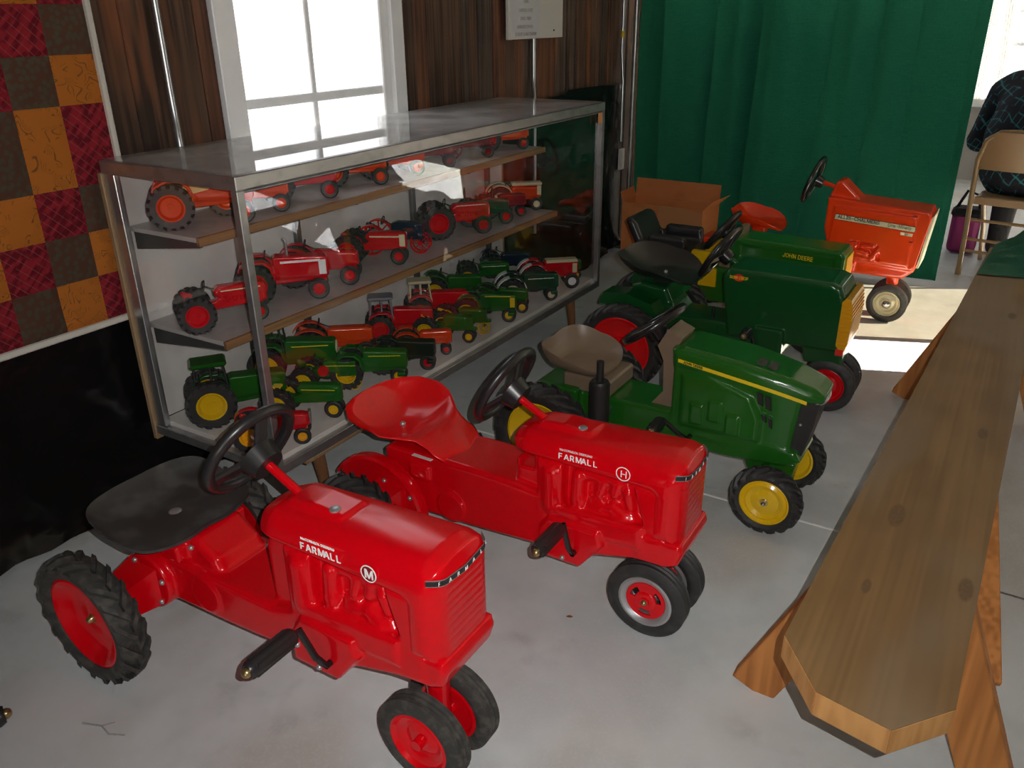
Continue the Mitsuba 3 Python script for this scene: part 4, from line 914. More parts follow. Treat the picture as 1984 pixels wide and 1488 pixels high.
# ---- orange tractor
def allis(ec):
    root = thing('pedal_tractor', 'orange pedal tractor with cream front wheels in front of the green curtain', 'pedal tractor')
    def body(p):
        y = np.abs(p[1])
        hood = s_ext(p, [(.770, .40), (.770, .540), (.90, .530), (1.185, .512), (1.196, .49), (1.165, .262), (1.15, .252), (.93, .262), (.80, .30)], .098, .007)
        panel = s_ext([p[0], y, p[2]], [(.80, .33), (.803, .505), (1.14, .487), (1.135, .27), (.94, .275)], .004, .003, .099)
        cowl = s_ext(p, [(.775, .50), (.770, .545), (.792, .605), (.815, .605), (.895, .535), (.90, .50)], .060, .008)
        low = s_ext(p, [(.20, .18), (.20, .29), (.40, .30), (.80, .30), (1.13, .27), (1.165, .245), (1.12, .205), (.90, .205), (.80, .18)], .075, .012)
        low = U(low, s_ext(p, [(.84, .17), (.85, .26), (.92, .26), (.91, .19)], .09, .008))
        stem = s_cyl_z(p, 1.078, 0, .16, .24, .025)
        reliefs = [s_cap([p[0], y, p[2]], (.905, .100, .318), (.965, .100, .310), .013), s_box([p[0], y, p[2]], (.90, .10, .345), (.022, .008, .012), .004), s_cap([p[0], y, p[2]], (.985, .100, .285), (1.005, .100, .325), .012), s_box([p[0], y, p[2]], (.955, .10, .292), (.05, .009, .008), .004), s_cap([p[0], y, p[2]], (.94, .100, .34), (.99, .100, .345), .009)]
        d = U(hood, cowl, low, stem, s_cyl_y(p, .30, .16, -.17, .17, .03))
        d = np.minimum(d, panel)
        d = smax(d, -s_ext([p[0], y, p[2]], [(.872, .285), (.895, .36), (1.005, .352), (1.02, .285)], .012, .006, .103), .004)
        for r_ in reliefs: d = smin(d, r_, .004)
        return d
    part(root, 'body', W(field_mesh(body, (.18, -.18, .12), (1.21, .18, .62), .0048), ec), 'orange_paint', True)
    part(root, 'grille', W(plate_xz([(1.170, .268), (1.194, .488), (1.203, .500), (1.203, .485), (1.180, .268)], -.092, .092), ec), 'cream_paint', label='cream front grille')
    lb = [(.808, .447), (.813, .470), (1.142, .447), (1.140, .424)]
    part(root, 'name_strip', W(plate_xz(lb, -.1045, -.103), ec), 'cream_paint', label='cream name strip reading ALLIS-CHALMERS One-Ninety')
    part(root, 'strip_border', W(cat(*[bar((a[0], -.1042, a[1]), (b[0], -.1042, b[1]), .0016, .0014, up=(0, 1, 0), c=0.0001) for a, b in zip(lb, lb[1:] + lb[:1])]), ec), 'decal_black')
    decal('ALLIS-CHALMERS', .0145, .822, .4535, -.1046, ec, root, 'decal_black', width=.175, dz=-.068)
    decal('One-Ninety', .0135, 1.030, .4385, -.1046, ec, root, 'decal_black', bold=False, width=.095, dz=-.068)
    part(root, 'plate', W(plate_xz([(1.085, .408), (1.086, .421), (1.135, .417), (1.133, .404)], -.1045, -.103), ec), 'cream_paint')
    decal('XT', .008, 1.102, .4085, -.1046, ec, root, 'decal_black', dz=-.068)
    part(root, 'slot_hole', W(cat(cbox((1.125, -.1035, .378), (1.14, -.1025, .384), .0005), cbox((1.122, -.1035, .4895), (1.14, -.1025, .4945), .0005)), ec), 'dark_red')
    part(root, 'seat', W(seat_pan(.450, 0, .365, .125, .135, .062, .05, -.02, .01, ex=2.8), ec), 'orange_paint', 30, label='orange pan seat')
    part(root, 'seat_post', W(cbox((.43, -.03, .29), (.49, .03, .357), .004), ec), 'orange_paint')
    part(root, 'steering_column', W(tube([(.79, 0, .565), (.70, 0, .588)], .010, 12), ec), 'orange_paint', True)
    steering(root, ec, (.678, 0, .592), (-.92, 0, .30), .100, 'black_gloss', 3, .010, .4, .015, .028)
    for s in (-1, 1):
        wheel(root, 'rear_wheel', ec, .30, s * .19, .15, .06, .095, lug_tyre(.15, .066, .098, 18, .012), dish_rim(.099, .05, .018, .03), 'rubber', 'cream_paint', acorn(.01, -.01), 'silver', s)
        k = wheel(root, 'front_wheel', ec, 1.078, s * .058, .086, .042, .056, rib_tyre(.086, .042, .057), dish_rim(.058, .04, .008, .02), 'rubber', 'cream_paint', None, None, s)
        cap = lathe_y([(0, -.034), (.010, -.032), (.018, -.026), (.0215, -.016), (.0215, -.004), (0, -.004)], 28)
        part(k, 'hub_cap', W(moved(cap if s < 0 else mirror_y(cap), (1.078, s * .058, .086)), ec), 'chrome', True, label='domed chrome hub cap')
    part(root, 'front_axle', W(cat(tube([(1.078, -.07, .086), (1.078, .07, .086)], .010, 12), tube([(1.078, 0, .18), (1.078, 0, .086)], .014, 12)), ec), 'orange_paint', 40)
    pedal(root, ec, .86, .205, 0, 1.6, .08, 1, .06); pedal(root, ec, .86, .205, 0, -1.5, .07, -1, .06)
    return root
allis(2.68)
# pedal of a further tractor outside the left edge of the picture, lying on the floor
lp = thing('loose_pedal', 'black rubber pedal with a brass end cap at the left edge of the floor', 'pedal')
g0, g1 = np.array([-.83, .075, .022]), np.array([-.735, .035, .022])
part(lp, 'grip', cat(tube([g0, g0 + (g1 - g0) * .1, g0 + (g1 - g0) * .9, g1], [.015, .022, .022, .017], 12)), 'black_plastic', 40)
part(lp, 'axle_cap', sph(g1 + (g1 - g0) * .02, .011), 'brass', True)
# ================================================================== folding chair, seated person, bag, litter
fc = thing('folding_chair', 'tan metal folding chair right of the green curtain with a person seated on it', 'chair')
# the chair faces along its own +x; turned a little and set at CH
CH, CA = np.array([3.50, -1.505, 0.0]), math.radians(-8)
def Cw(m):
    m = m.copy(); m.apply_transform(trimesh.transformations.rotation_matrix(CA, (0, 0, 1))); m.apply_translation(CH); return m
hw = .215
for s in (-1, 1):
    part(fc, 'front_leg', Cw(tube([(.06, s * (hw + .005), .008), (.0, s * hw, .25), (-.05, s * hw, .44), (-.105, s * (hw - .005), .62), (-.125, s * (hw - .03), .715), (-.133, s * (hw - .085), .755)], .0125, 12)), 'chair_tan', True)
    part(fc, 'foot_cap', Cw(tube([(.062, s * (hw + .005), .0), (.058, s * (hw + .005), .035)], .015, 12)), 'chair_tan', True)
    part(fc, 'rear_leg', Cw(tube([(.42, s * (hw - .025), .008), (.30, s * (hw - .025), .22), (.10, s * (hw - .025), .43)], .0115, 12)), 'chair_tan', True)
part(fc, 'top_tube', Cw(tube([(-.133, y, .755 + .006 * math.cos(y * 12)) for y in np.linspace(-hw + .08, hw - .08, 9)], .0125, 12)), 'chair_tan', True)
def backrest():
    ys = np.linspace(-hw + .012, hw - .012, 15); zs = np.linspace(.575, .757, 7); V = []
    for z in zs:
        for y in ys:
            cl = max(0, (abs(y) - (hw - .085)) / .073); zz = min(z, .757 - .055 * cl ** 2)
            V.append((-.105 - (zz - .6) * .19 - .022 * (1 - (y / hw) ** 2), y, zz))
    n = 15; F = np.array([(a * n + k, a * n + k + 1, (a + 1) * n + k + 1, (a + 1) * n + k) for a in range(6) for k in range(n - 1)])
    V = np.array(V); F = np.vstack([F[:, [0, 1, 2]], F[:, [0, 2, 3]]]); N = len(V)
    V2 = V + [.004, 0, 0]; return trimesh.Trimesh(np.vstack([V, V2]), np.vstack([F, F[:, ::-1] + N]), process=False)
part(fc, 'backrest', Cw(backrest()), 'chair_tan', 35)
part(fc, 'seat', Cw(cat(cbox((-.03, -hw + .012, .415), (.36, hw - .012, .432), .006), cbox((-.034, -hw + .012, .392), (-.026, hw - .012, .430), .002))), 'chair_tan')
for x_, z_ in ((.01, .305), (.033, .20), (.045, .135)): part(fc, 'cross_rail', Cw(tube([(x_, -hw, z_), (x_, hw, z_)], .008, 10)), 'chair_tan', True)
pr = thing('person', 'seated person seen from behind in a dark shirt streaked with teal, on the folding chair', 'person')
def body_field(p):
    c = lambda a, b, ra, rb=None: s_cap(p, a, b, ra, rb)
    d = s_ell(p, (.20, 0, .545), (.20, .25, .14)); k = .05
    S = lambda d, e, kk=k: smin(d, e, kk)
    d = S(d, s_ell(p, (.14, .0, .70), (.19, .245, .25))); d = S(d, s_ell(p, (.20, -.03, .86), (.18, .235, .17)))
    d = S(d, c((.24, -.19, .90), (.24, .16, .92), .085))
    d = S(d, c((.30, -.04, .97), (.39, -.10, 1.06), .062, .055))
    for s in (-1, 1):
        d = S(d, c((.18, s * .10, .50), (.58, s * .15, .50), .095, .075)); d = S(d, c((.58, s * .15, .49), (.56, s * .15, .10), .070, .045))
        d = S(d, c((.55, s * .15, .06), (.70, s * .16, .045), .045, .038), .02)
        d = S(d, c((.24, s * .22, .90), (.30, s * .30, .66), .065, .05), .03); d = S(d, c((.30, s * .30, .66), (.50, s * .18, .60), .048, .036), .02)
        for f in range(4): d = smin(d, c((.50, s * .18, .60), (.585 - .006 * f, s * (.205 - .020 * f), .588), .016, .0085), .008)
        d = smin(d, c((.49, s * .165, .60), (.54, s * .125, .598), .015, .009), .008)
    h = s_ell(p, (.43, -.13, 1.15), (.105, .078, .118)); h = smin(h, s_ell(p, (.475, -.145, 1.09), (.062, .055, .06)), .03)
    h = smin(h, s_cap(p, (.525, -.16, 1.14), (.55, -.166, 1.12), .014, .013), .012); h = smin(h, s_ell(p, (.42, -.05, 1.14), (.022, .01, .03)), .008); h = smin(h, s_ell(p, (.395, -.21, 1.14), (.022, .01, .03)), .008)
    h = smax(h, -s_cap(p, (.52, -.135, 1.085), (.50, -.19, 1.085), .006), .004)
    return smin(d, h, .025)
bm = field_mesh(body_field, (-.12, -.38, .0), (.78, .38, 1.30), .013)
v = bm.vertices; fcz = v[bm.faces].mean(1)
top_ = (fcz[:, 2] > .52) & ~((fcz[:, 0] > .34) & (fcz[:, 2] > 1.03)) & ~((fcz[:, 0] > .46) & (fcz[:, 2] < .66)) | ((fcz[:, 0] < .20) & (fcz[:, 2] > .46) & (fcz[:, 2] < .8))
top_ |= (fcz[:, 0] < .34) & (fcz[:, 2] > .44)
legs_ = ~top_ & (fcz[:, 2] < .585) & (fcz[:, 2] > .10) | (~top_ & (fcz[:, 2] <= .585) & (fcz[:, 0] < .5))
shoes_ = ~top_ & (fcz[:, 2] <= .10); legs_ &= ~shoes_; legs_ &= ~((fcz[:, 2] > .565) & (fcz[:, 0] > .46))
bm.fix_normals(); dressed = bm.copy(); dressed.vertices = bm.vertices + bm.vertex_normals * .006
def sub(mask): return dressed.submesh([np.nonzero(mask)[0]], append=True, repair=False)
scene[pr] = mikit.ply(Cw(bm), 'skin', True)
part(pr, 'shirt', Cw(sub(top_)), 'shirt_cloth', True, label='dark shirt streaked with teal'); part(pr, 'trousers', Cw(sub(legs_)), 'trousers', True); part(pr, 'shoes', Cw(sub(shoes_)), 'black_plastic', True)
part(pr, 'hair', Cw(field_mesh(lambda p: np.maximum(s_ell(p, (.425, -.128, 1.158), (.112, .086, .122)), np.maximum((p[0] - .45) + (1.15 - p[2]) * .6, 1.06 - p[2])), (.29, -.24, 1.03), (.56, -.02, 1.30), .010)), 'hair', True)
bg = thing('handbag', 'purple bag on the floor behind the folding chair', 'bag')
part(bg, 'body', field_mesh(lambda p: s_box(p, (4.10, -1.262, .125), (.07, .075, .12), .03) , (4.0, -1.36, 0), (4.2, -1.16, .26), .012), 'bag_purple', True)
part(bg, 'top_flap', cbox((4.02, -1.345, .205), (4.18, -1.18, .258), .02), 'trousers'); part(bg, 'handle', tube([(4.10, -1.32, .25), (4.10, -1.30, .33), (4.10, -1.24, .35), (4.10, -1.20, .25)], .008, 8), 'trousers', True)
def leaf(x_, y_, s, a):
    t = np.linspace(-1, 1, 9); V = []
    for q in t:
        for w in (-1, 0, 1): V.append((q * s, w * s * .42 * (1 - q * q) ** .7, .003 + .004 * abs(w) * (1 - q * q) + .002 * q * q))
    V = np.array(V); R_ = np.array([[math.cos(a), -math.sin(a)], [math.sin(a), math.cos(a)]]); V[:, :2] = V[:, :2] @ R_.T + [x_, y_]
    F = np.array([(k * 3 + j, k * 3 + j + 1, k * 3 + j + 4, k * 3 + j + 3) for k in range(8) for j in range(2)])
    return trimesh.Trimesh(V, np.vstack([F[:, [0, 1, 2]], F[:, [0, 2, 3]]]), process=False)
for x_, y_, s, a, lab in ((-.850, .300, .017, .4, 'dry brown leaf on the floor left of the rear wheel of the nearest red tractor'), (-.745, .21, .008, 1.2, 'small scrap of leaf just left of the rear wheel of the nearest red tractor'), (.115, -.79, .008, 2.0, 'small dry leaf on the floor beside the front wheels of the second red tractor')):
    one('dry_leaf', leaf(x_, y_, s, a), 'leaf_brown', lab, 'leaf', True)
one('twig', cat(tube([(-.66, -.10, .003), (-.645, -.14, .004), (-.65, -.17, .003), (-.635, -.20, .003)], .0016, 6), tube([(-.645, -.14, .004), (-.625, -.155, .003)], .0012, 6)), 'ink', 'thin dark twig on the floor in the lower left corner', 'twig', True)

# ================================================================== toy tractors in the case
# in their own frame: rear axle at the origin's x, wheel base .15, x forward
def toy_tyre(r, w, rim, lugs):
    h = w / 2; m = lathe_y([(rim, -h * .9), (r - .006, -h), (r - .002, -h * .7), (r - .002, h * .7), (r - .006, h), (rim, h * .9)], 28); ms = [m]
    for i in range(lugs):
        for s in (-1, 1):
            a = (i + .25 * s) / lugs * 6.2832; V = []
            for rr in (r - .006, r + .0015):
                for yy, da in ((0, -.10), (0, .10), (s * h, .16), (s * h, .36)): V.append((math.cos(a + da) * rr, yy, math.sin(a + da) * rr))
            ms.append(trimesh.Trimesh(V).convex_hull)
    return cat(*ms)
def toy_rim(r, w):
    h = w / 2; return lathe_y([(0, -h * .35), (r * .28, -h * .35), (r * .3, -h * .1), (r * .72, -h * .15), (r * .88, -h * .9), (r + .0006, -h * .92), (r + .0006, h * .9), (r * .8, h * .6), (0, h * .4)], 28)
def spoke_wheel(r, w, ns=8):
    h = w / 2; ms = [lathe_y([(r * .90, -h), (r, -h), (r, h), (r * .90, h)], 32), lathe_y([(0, -h * 1.2), (r * .2, -h * 1.2), (r * .2, h * 1.2), (0, h * 1.2)], 16)]
    for k in range(ns):
        a = k / ns * 6.2832; ms.append(tube([(math.cos(a) * r * .15, 0, math.sin(a) * r * .15), (math.cos(a) * r * .93, 0, math.sin(a) * r * .93)], r * .045, 6))
    return cat(*ms)
TB = {}
def toy_body(style):
    if style in TB: return TB[style]
    if style == 'round':          # rounded row-crop hood, pan seat
        f = lambda p: U(s_ext(p, [(.052, .078), (.050, .092), (.062, .103), (.16, .104), (.176, .100), (.180, .09), (.180, .052), (.160, .050), (.158, .074), (.07, .074)], .0185, .009), s_ext(p, [(-.022, .040), (-.022, .062), (.05, .066), (.07, .078), (.16, .078), (.165, .050), (.06, .044)], .015, .004),
                        s_cyl_y(p, 0, .048, -.042, .042, .009), s_ext(p, [(-.02, .055), (-.012, .074), (.02, .072), (.03, .058)], .014, .004), s_cyl_z(p, .160, 0, .03, .06, .008))
    elif style == 'square':       # flat hood, broad flat fenders
        f = lambda p: U(s_ext(p, [(.050, .072), (.048, .108), (.055, .112), (.178, .106), (.184, .10), (.184, .056), (.06, .056)], .0215, .005), s_ext(p, [(-.025, .038), (-.025, .066), (.05, .070), (.178, .060), (.178, .046), (.06, .040)], .0175, .004),
                        s_cyl_y(p, 0, .05, -.042, .042, .010), s_ext([p[0], np.abs(p[1]), p[2]], [(-.038, .082), (-.03, .098), (-.005, .110), (.03, .108), (.045, .094), (.052, .06), (.047, .06), (.040, .09), (.026, .103), (-.003, .105), (-.025, .094), (-.034, .080)], .017, .0015, .036), s_box(p, (.165, 0, .036), (.012, .034, .007), .003))
    elif style == 'low':          # small utility hood with arched fenders
        arch = [(.0 + math.cos(t) * .058, .05 + math.sin(t) * .058) for t in np.radians(np.linspace(165, 10, 14))] + [(.0 + math.cos(t) * .0545, .05 + math.sin(t) * .0545) for t in np.radians(np.linspace(10, 165, 14))]
        f = lambda p: U(s_ext(p, [(.052, .066), (.050, .090), (.060, .098), (.160, .094), (.178, .088), (.180, .052), (.06, .052)], .0195, .009), s_ext(p, [(-.02, .038), (-.02, .058), (.05, .062), (.17, .056), (.17, .042), (.06, .038)], .016, .004),
                        s_cyl_y(p, 0, .046, -.042, .042, .009), s_ext([p[0], np.abs(p[1]), p[2]], arch, .013, .0015, .036), s_box(p, (.155, 0, .032), (.010, .034, .006), .003))
    elif style == 'antique':      # two-cylinder with a long open frame
        f = lambda p: U(s_ext(p, [(.06, .060), (.06, .098), (.075, .104), (.145, .102), (.150, .095), (.150, .060)], .021, .009), s_ext(p, [(-.02, .040), (-.02, .066), (.06, .072), (.165, .062), (.165, .048), (.06, .042)], .017, .004), s_cyl_y(p, 0, .048, -.042, .042, .009), s_ext(p, [(.148, .052), (.150, .100), (.166, .100), (.166, .052)], .020, .003),
                        s_cyl_x(p, 0, .052, .14, .185, .007), s_box(p, (-.005, 0, .068), (.02, .022, .004), .002), s_cyl_z(p, .160, 0, .03, .06, .007))
    TB[style] = field_mesh(f, (-.045, -.058, .02), (.195, .058, .118), .0024)
    return TB[style]
TW = {}
def toy(pos, z, yaw, sc, style, col, rimc, label, group=None, rear=.050, front=.024, narrow=True, extra=(), rear_steel=False, front_steel=False, seatc=None, tyrem='rubber'):
    root = thing('toy_tractor', label, 'toy tractor', group)
    M = np.eye(4); c, s = math.cos(yaw), math.sin(yaw); M[:2, :2] = [[c, -s], [s, c]]; M[:3, :3] *= sc; M[:3, 3] = (*pos, z)
    def put(name, mesh, mat, smooth, key=None, parent=None):
        if key is None or key not in TW:
            d = mikit.ply(mesh, None, smooth)
            if key is not None: TW[key] = d
        else: d = TW[key]
        return part(parent or root, name, {**d, 'to_world': T(M.tolist()), 'bsdf': {'type': 'ref', 'id': mat}}, None)
    put('body', toy_body(style), col, True, 'body' + style)
    zr = rear
    ty = .045
    for sd in (-1, 1):
        if rear_steel:
            k = put('rear_wheel', moved(spoke_wheel(rear, .018), (0, sd * ty, zr)), rimc, 30, ('rs', rear, sd))
        else:
            m = toy_rim(rear * .62, .024); m = m if sd < 0 else mirror_y(m)
            k = put('rear_wheel', moved(m, (0, sd * ty, zr)), rimc, 35, ('rr', rear, sd))
            t = toy_tyre(rear, .026, rear * .62, 16); put('tyre', moved(t if sd < 0 else mirror_y(t), (0, sd * ty, zr)), tyrem, 35, ('rt', rear, sd), k)
        fy = .0135 if narrow else .036
        if front_steel:
            put('front_wheel', moved(spoke_wheel(front, .008), (.155, sd * fy, front)), rimc, 30, ('fs', front, sd, fy))
        else:
            m = toy_rim(front * .55, .012); m = m if sd < 0 else mirror_y(m)
            k = put('front_wheel', moved(m, (.155, sd * fy, front)), rimc, 35, ('fr', front, sd, fy))
            put('tyre', moved(lathe_y([(front * .55, -.0055), (front - .004, -.007), (front, -.004), (front, .004), (front - .004, .007), (front * .55, .0055)], 24), (.155, sd * fy, front)), tyrem, 40, ('ft', front, sd, fy), k)
    put('front_axle', cat(tube([(.155, -fy, front), (.155, fy, front)], .0028, 8), tube([(.155, 0, .05), (.155, 0, front)], .005, 8)), 'grille_black' if col != 'red_toy' else col, True, ('fa', fy, front))
    if 'cab' not in extra and 'whitecab' not in extra and 'greycab' not in extra:
        cz = .086 if style in ('round', 'antique') else .092
        put('steering_wheel', cat(tube([(.030 + .006 * math.sin(t) * .5, .016 * math.cos(t), cz + .020 + .013 * math.sin(t)) for t in np.arange(20) / 20 * 6.2832], .0016, 6, True), tube([(.03, 0, cz + .02), (.062, 0, cz + .005)], .0016, 6)), 'grille_black', True, ('sw', cz))
        put('seat', cat(seat_pan(-.012, 0, cz - .006, .015, .017, .012, .006, -.002, .002, th=.002, NR=5, NA=20), tube([(-.012, 0, .055), (-.012, 0, cz - .006)], .003, 6)), seatc or col, 30, ('seat', cz))
    for e in extra:
        if e == 'stack': put('exhaust_stack', cat(tube([(.10, .006, .095), (.10, .006, .135), (.10, .006, .150)], [.003, .0036, .002], 8)), 'grille_black', True, 'stack')
        elif e == 'chromestack': put('exhaust_stack', cat(tube([(.085, .004, .10), (.085, .004, .140), (.082, .004, .150), (.078, .004, .152)], .0032, 8)), 'silver', True, 'cstack')
        elif e == 'engine': put('engine', cat(*[cbox((.075 + .018 * k_, -.0195, .062), (.087 + .018 * k_, .0195, .074), .003) for k_ in range(4)], tube([(.07, -.018, .078), (.145, -.018, .078)], .004, 8)), col, 30, 'engine')
        elif e[0] == 'stripe':   # (stripe, colour, z0, z1)
            y_ = .0222 if style == 'square' else (.0202 if style == 'low' else .0192 if style == 'round' else .0216)
            put('side_stripe', cat(*[cbox((.066, sd * y_ - .0004, e[2]), (.165, sd * y_ + .0004, e[3]), .0001) for sd in (-1, 1)]), e[1], False, ('st', y_, e[2], e[3]))
        elif e[0] == 'nosebar':
            y_ = .0224 if style == 'square' else .0200
            put('nose_panel', cat(*[cbox((.160, sd * y_ - .0004, .060), (.178, sd * y_ + .0004, .098), .0001) for sd in (-1, 1)]), e[1], False, ('nb', y_))
        elif e[0] == 'grille': put('grille', cbox((.1805, -.0145, .056), (.1865, .0145, .099), .003), e[1], False, 'grille')
        elif e[0] == 'oval': put('grille', moved(lathe_y([(0, -.003), (.017, -.003), (.019, 0), (.017, .003), (0, .003)], 24).apply_transform(trimesh.transformations.rotation_matrix(np.pi / 2, (0, 0, 1))), (.184, 0, .082)), e[1], 40, 'oval')
        elif e[0] == 'top': put('hood_top', cbox((.052, -.0222, .099), (.182, .0222, .1135), .004), e[1], False, 'top')
        elif e[0] == 'tank': put('tank_panel', plate_xz([(.028, .070), (.036, .1135), (.175, .1085), (.175, .098), (.10, .094), (.085, .080), (.055, .074)], -.0226, .0226), e[1], 30, 'tank')
        elif e[0] == 'seatpanel': put('cushion', cbox((-.024, -.016, .086), (.004, .016, .094), .003), e[1], False, 'cush')
        elif e[0] == 'flywheel': put('flywheel', lathe_y([(0, -.034), (.016, -.034), (.018, -.031), (.018, -.022), (0, -.022)], 28).apply_translation((.062, 0, .070)), e[1], 40, 'fly')
        elif e[0] == 'fenderpanel': put('fender_trim', cat(*[plate_xz([(math.cos(t) * .0595, .05 + math.sin(t) * .0595) for t in np.radians(np.linspace(160, 15, 14))] + [(math.cos(t) * .056, .05 + math.sin(t) * .056) for t in np.radians(np.linspace(15, 160, 14))], sd * .022, sd * .050) for sd in (-1, 1)]), e[1], 30, 'ftrim')
        elif e in ('cab', 'whitecab', 'greycab'):
            cm = {'cab': 'grille_black', 'whitecab': 'cream_paint', 'greycab': 'grey_toy'}[e]
            posts = [tube([(x_, s_ * .030, .088), (x_ + dx_, s_ * .027, .148)], .0026, 6) for x_, dx_ in ((-.030, .004), (.010, 0), (.046, -.006)) for s_ in (-1, 1)]
            put('cab_frame', cat(cbox((-.034, -.033, .074), (.050, .033, .090), .003), *posts), cm, 30, 'cabf')
            put('cab_roof', cbox((-.036, -.034, .147), (.050, .034, .158), .005), {'cab': col}.get(e, cm), 30, 'cabr')
            put('cab_seat', cat(cbox((-.018, -.012, .09), (.006, .012, .098), .003), cbox((-.022, -.012, .092), (-.016, .012, .122), .003)), 'grille_black', False, 'cabs')
            put('steering_wheel', cat(tube([(.028 + .006 * math.sin(t) * .5, .013 * math.cos(t), .112 + .011 * math.sin(t)) for t in np.arange(16) / 16 * 6.2832], .0014, 6, True), tube([(.028, 0, .112), (.042, 0, .095)], .0014, 6)), 'grille_black', True, 'cabsw')
    return root
ZF, ZL_, ZU_ = ZB + .0402, ZL + .0002, ZU + .0002
def T_(front_near, yaw, sc, **k):
    """placed by the foot of its near front wheel"""
    yaw = math.radians(yaw); d = np.array([math.cos(yaw), math.sin(yaw)]); r_ = np.array([d[1], -d[0]])
    fy = (.0135 if k.get('narrow', True) else .036) * sc
    return dict(pos=np.array(front_near) - d * .155 * sc - r_ * fy, yaw=yaw, sc=sc, **k)
Y_, G_ = 'decal_yellow', 'deere_toy'
def put_toy(z, at_, yaw, sc, style, col, rimc, label, **k):
    t = T_(at_, yaw, sc, narrow=k.pop('narrow', True)); return toy(t['pos'], z, t['yaw'], t['sc'], style, col, rimc, label, narrow=t['narrow'], **k)
g3, g2, g1_ = 'toy tractors on the case floor', 'toy tractors on the lower shelf', 'toy tractors on the upper shelf'
# floor of the case
put_toy(ZF, (.215, .215), -36, 1.15, 'square', 'deere_green', 'yellow_paint', 'large green cab toy tractor with yellow wheels in the left corner of the case', group=g3, rear=.058, front=.030, narrow=False, extra=('cab',))
put_toy(ZF, (.116, .022), -46, .86, 'low', 'red_toy', 'amber_paint', 'small red toy tractor with orange wheels at the front left of the case floor', group=g3, narrow=False, front=.027, extra=(('grille', 'silver'),))
put_toy(ZF, (.277, .059), -62, .98, 'round', G_, 'yellow_paint', 'green toy tractor with yellow wheels right behind the small red one with orange wheels', group=g3, front=.027, extra=(('seatpanel', Y_), ('stripe', Y_, .088, .0905)))
put_toy(ZF, (.470, .268), -52, 1.15, 'square', G_, 'yellow_paint', 'big green canopy toy tractor with a white oval nose on the case floor', group=g3, narrow=False, front=.03, extra=(('stripe', Y_, .092, .095), ('oval', 'cream_paint'), 'cab'))
put_toy(ZF, (.455, .140), -58, .95, 'antique', G_, 'yellow_paint', 'old green toy tractor with a red flywheel and yellow spoked wheels', group=g3, rear=.044, front_steel=True, front=.022, extra=(('flywheel', 'red_toy'), ('stripe', Y_, .084, .0865)))
put_toy(ZF, (.560, .050), -57, 1.0, 'square', G_, 'yellow_paint', 'green toy tractor with a yellow hood line just left of the dark one', group=g3, front=.026, extra=(('stripe', Y_, .094, .0965),))
put_toy(ZF, (.655, .265), -46, 1.15, 'low', 'orange_toy', 'orange_toy', 'big orange toy tractor at the back of the case floor', group=g3, narrow=False, front=.028, extra=(('seatpanel', 'cream_paint'),))
put_toy(ZF, (.690, .035), -58, .92, 'square', 'black_green', 'red_toy', 'dark toy tractor with red front wheels on the case floor', group=g3, front=.028, extra=())
put_toy(ZF, (.826, .060), -52, .85, 'round', 'orange_toy', 'red_toy', 'small orange toy tractor with red wheels in front of the grey-cab one', group=g3, front=.022, extra=('engine', ('fenderpanel', 'orange_toy')))
put_toy(ZF, (.905, .205), -50, 1.02, 'square', 'red_toy', 'red_toy', 'red toy tractor with a grey cab at the back of the case floor', group=g3, narrow=False, extra=('greycab',))
put_toy(ZF, (1.130, .205), -48, 1.02, 'square', 'red_toy', 'red_toy', 'red toy tractor with a white cab at the back of the case floor', group=g3, narrow=False, extra=('whitecab', ('nosebar', 'cream_paint')))
put_toy(ZF, (.955, .055), -68, .95, 'antique', G_, 'yellow_paint', 'green toy tractor with a yellow seat and solid yellow front wheels on the case floor', group=g3, front=.024, seatc='yellow_paint')
put_toy(ZF, (1.052, .058), -64, .92, 'antique', G_, 'yellow_paint', 'green toy tractor with yellow spoked steel front wheels on the case floor', group=g3, front=.024, front_steel=True, seatc='yellow_paint')
put_toy(ZF, (1.205, .045), -62, 1.0, 'square', G_, 'yellow_paint', 'green toy tractor with an L-shaped yellow hood line on the case floor', group=g3, front=.027, extra=(('stripe', Y_, .100, .1035), ('nosebar', Y_)))
put_toy(ZF, (1.318, .055), -62, .92, 'low', G_, 'yellow_paint', 'green toy tractor half hidden behind the one with the L-shaped yellow line', group=g3, narrow=False, front=.026)
put_toy(ZF, (1.505, .032), -50, 1.05, 'square', 'oliver_toy', 'cream_paint', 'dark green toy tractor with cream front wheels at the right end of the case floor', group=g3, front=.025, extra=(('stripe', 'decal_white', .090, .0925), ('grille', 'cream_paint'), ('fenderpanel', 'decal_white')))
put_toy(ZF, (1.690, .035), -50, 1.05, 'square', 'red_toy', 'decal_white', 'red and cream toy tractor with white wheels at the right end of the case floor', group=g3, narrow=False, front=.030, extra=(('top', 'cream_paint'), ('nosebar', 'cream_paint'), ('fenderpanel', 'decal_white')))
put_toy(ZF, (1.820, .080), -58, .82, 'round', G_, 'yellow_paint', 'green toy tractor with yellow wheels in the right corner of the case floor', group=g3, extra=())
put_toy(ZF, (1.345, .285), -50, 1.08, 'low', G_, 'yellow_paint', 'green toy tractor with big yellow rear wheels and a stack behind the L-striped one', group=g3, narrow=False, front=.028, extra=('stack',))
put_toy(ZF, (1.575, .300), -52, 1.0, 'round', G_, 'yellow_paint', 'green toy tractor with a thin dark stack at the back right of the case floor', group=g3, extra=('stack', ('stripe', 'decal_white', .088, .0905)))
put_toy(ZF, (1.760, .300), -48, 1.0, 'low', 'navy_paint', 'navy_paint', 'dark blue toy tractor in the back right corner of the case floor', group=g3, narrow=False)
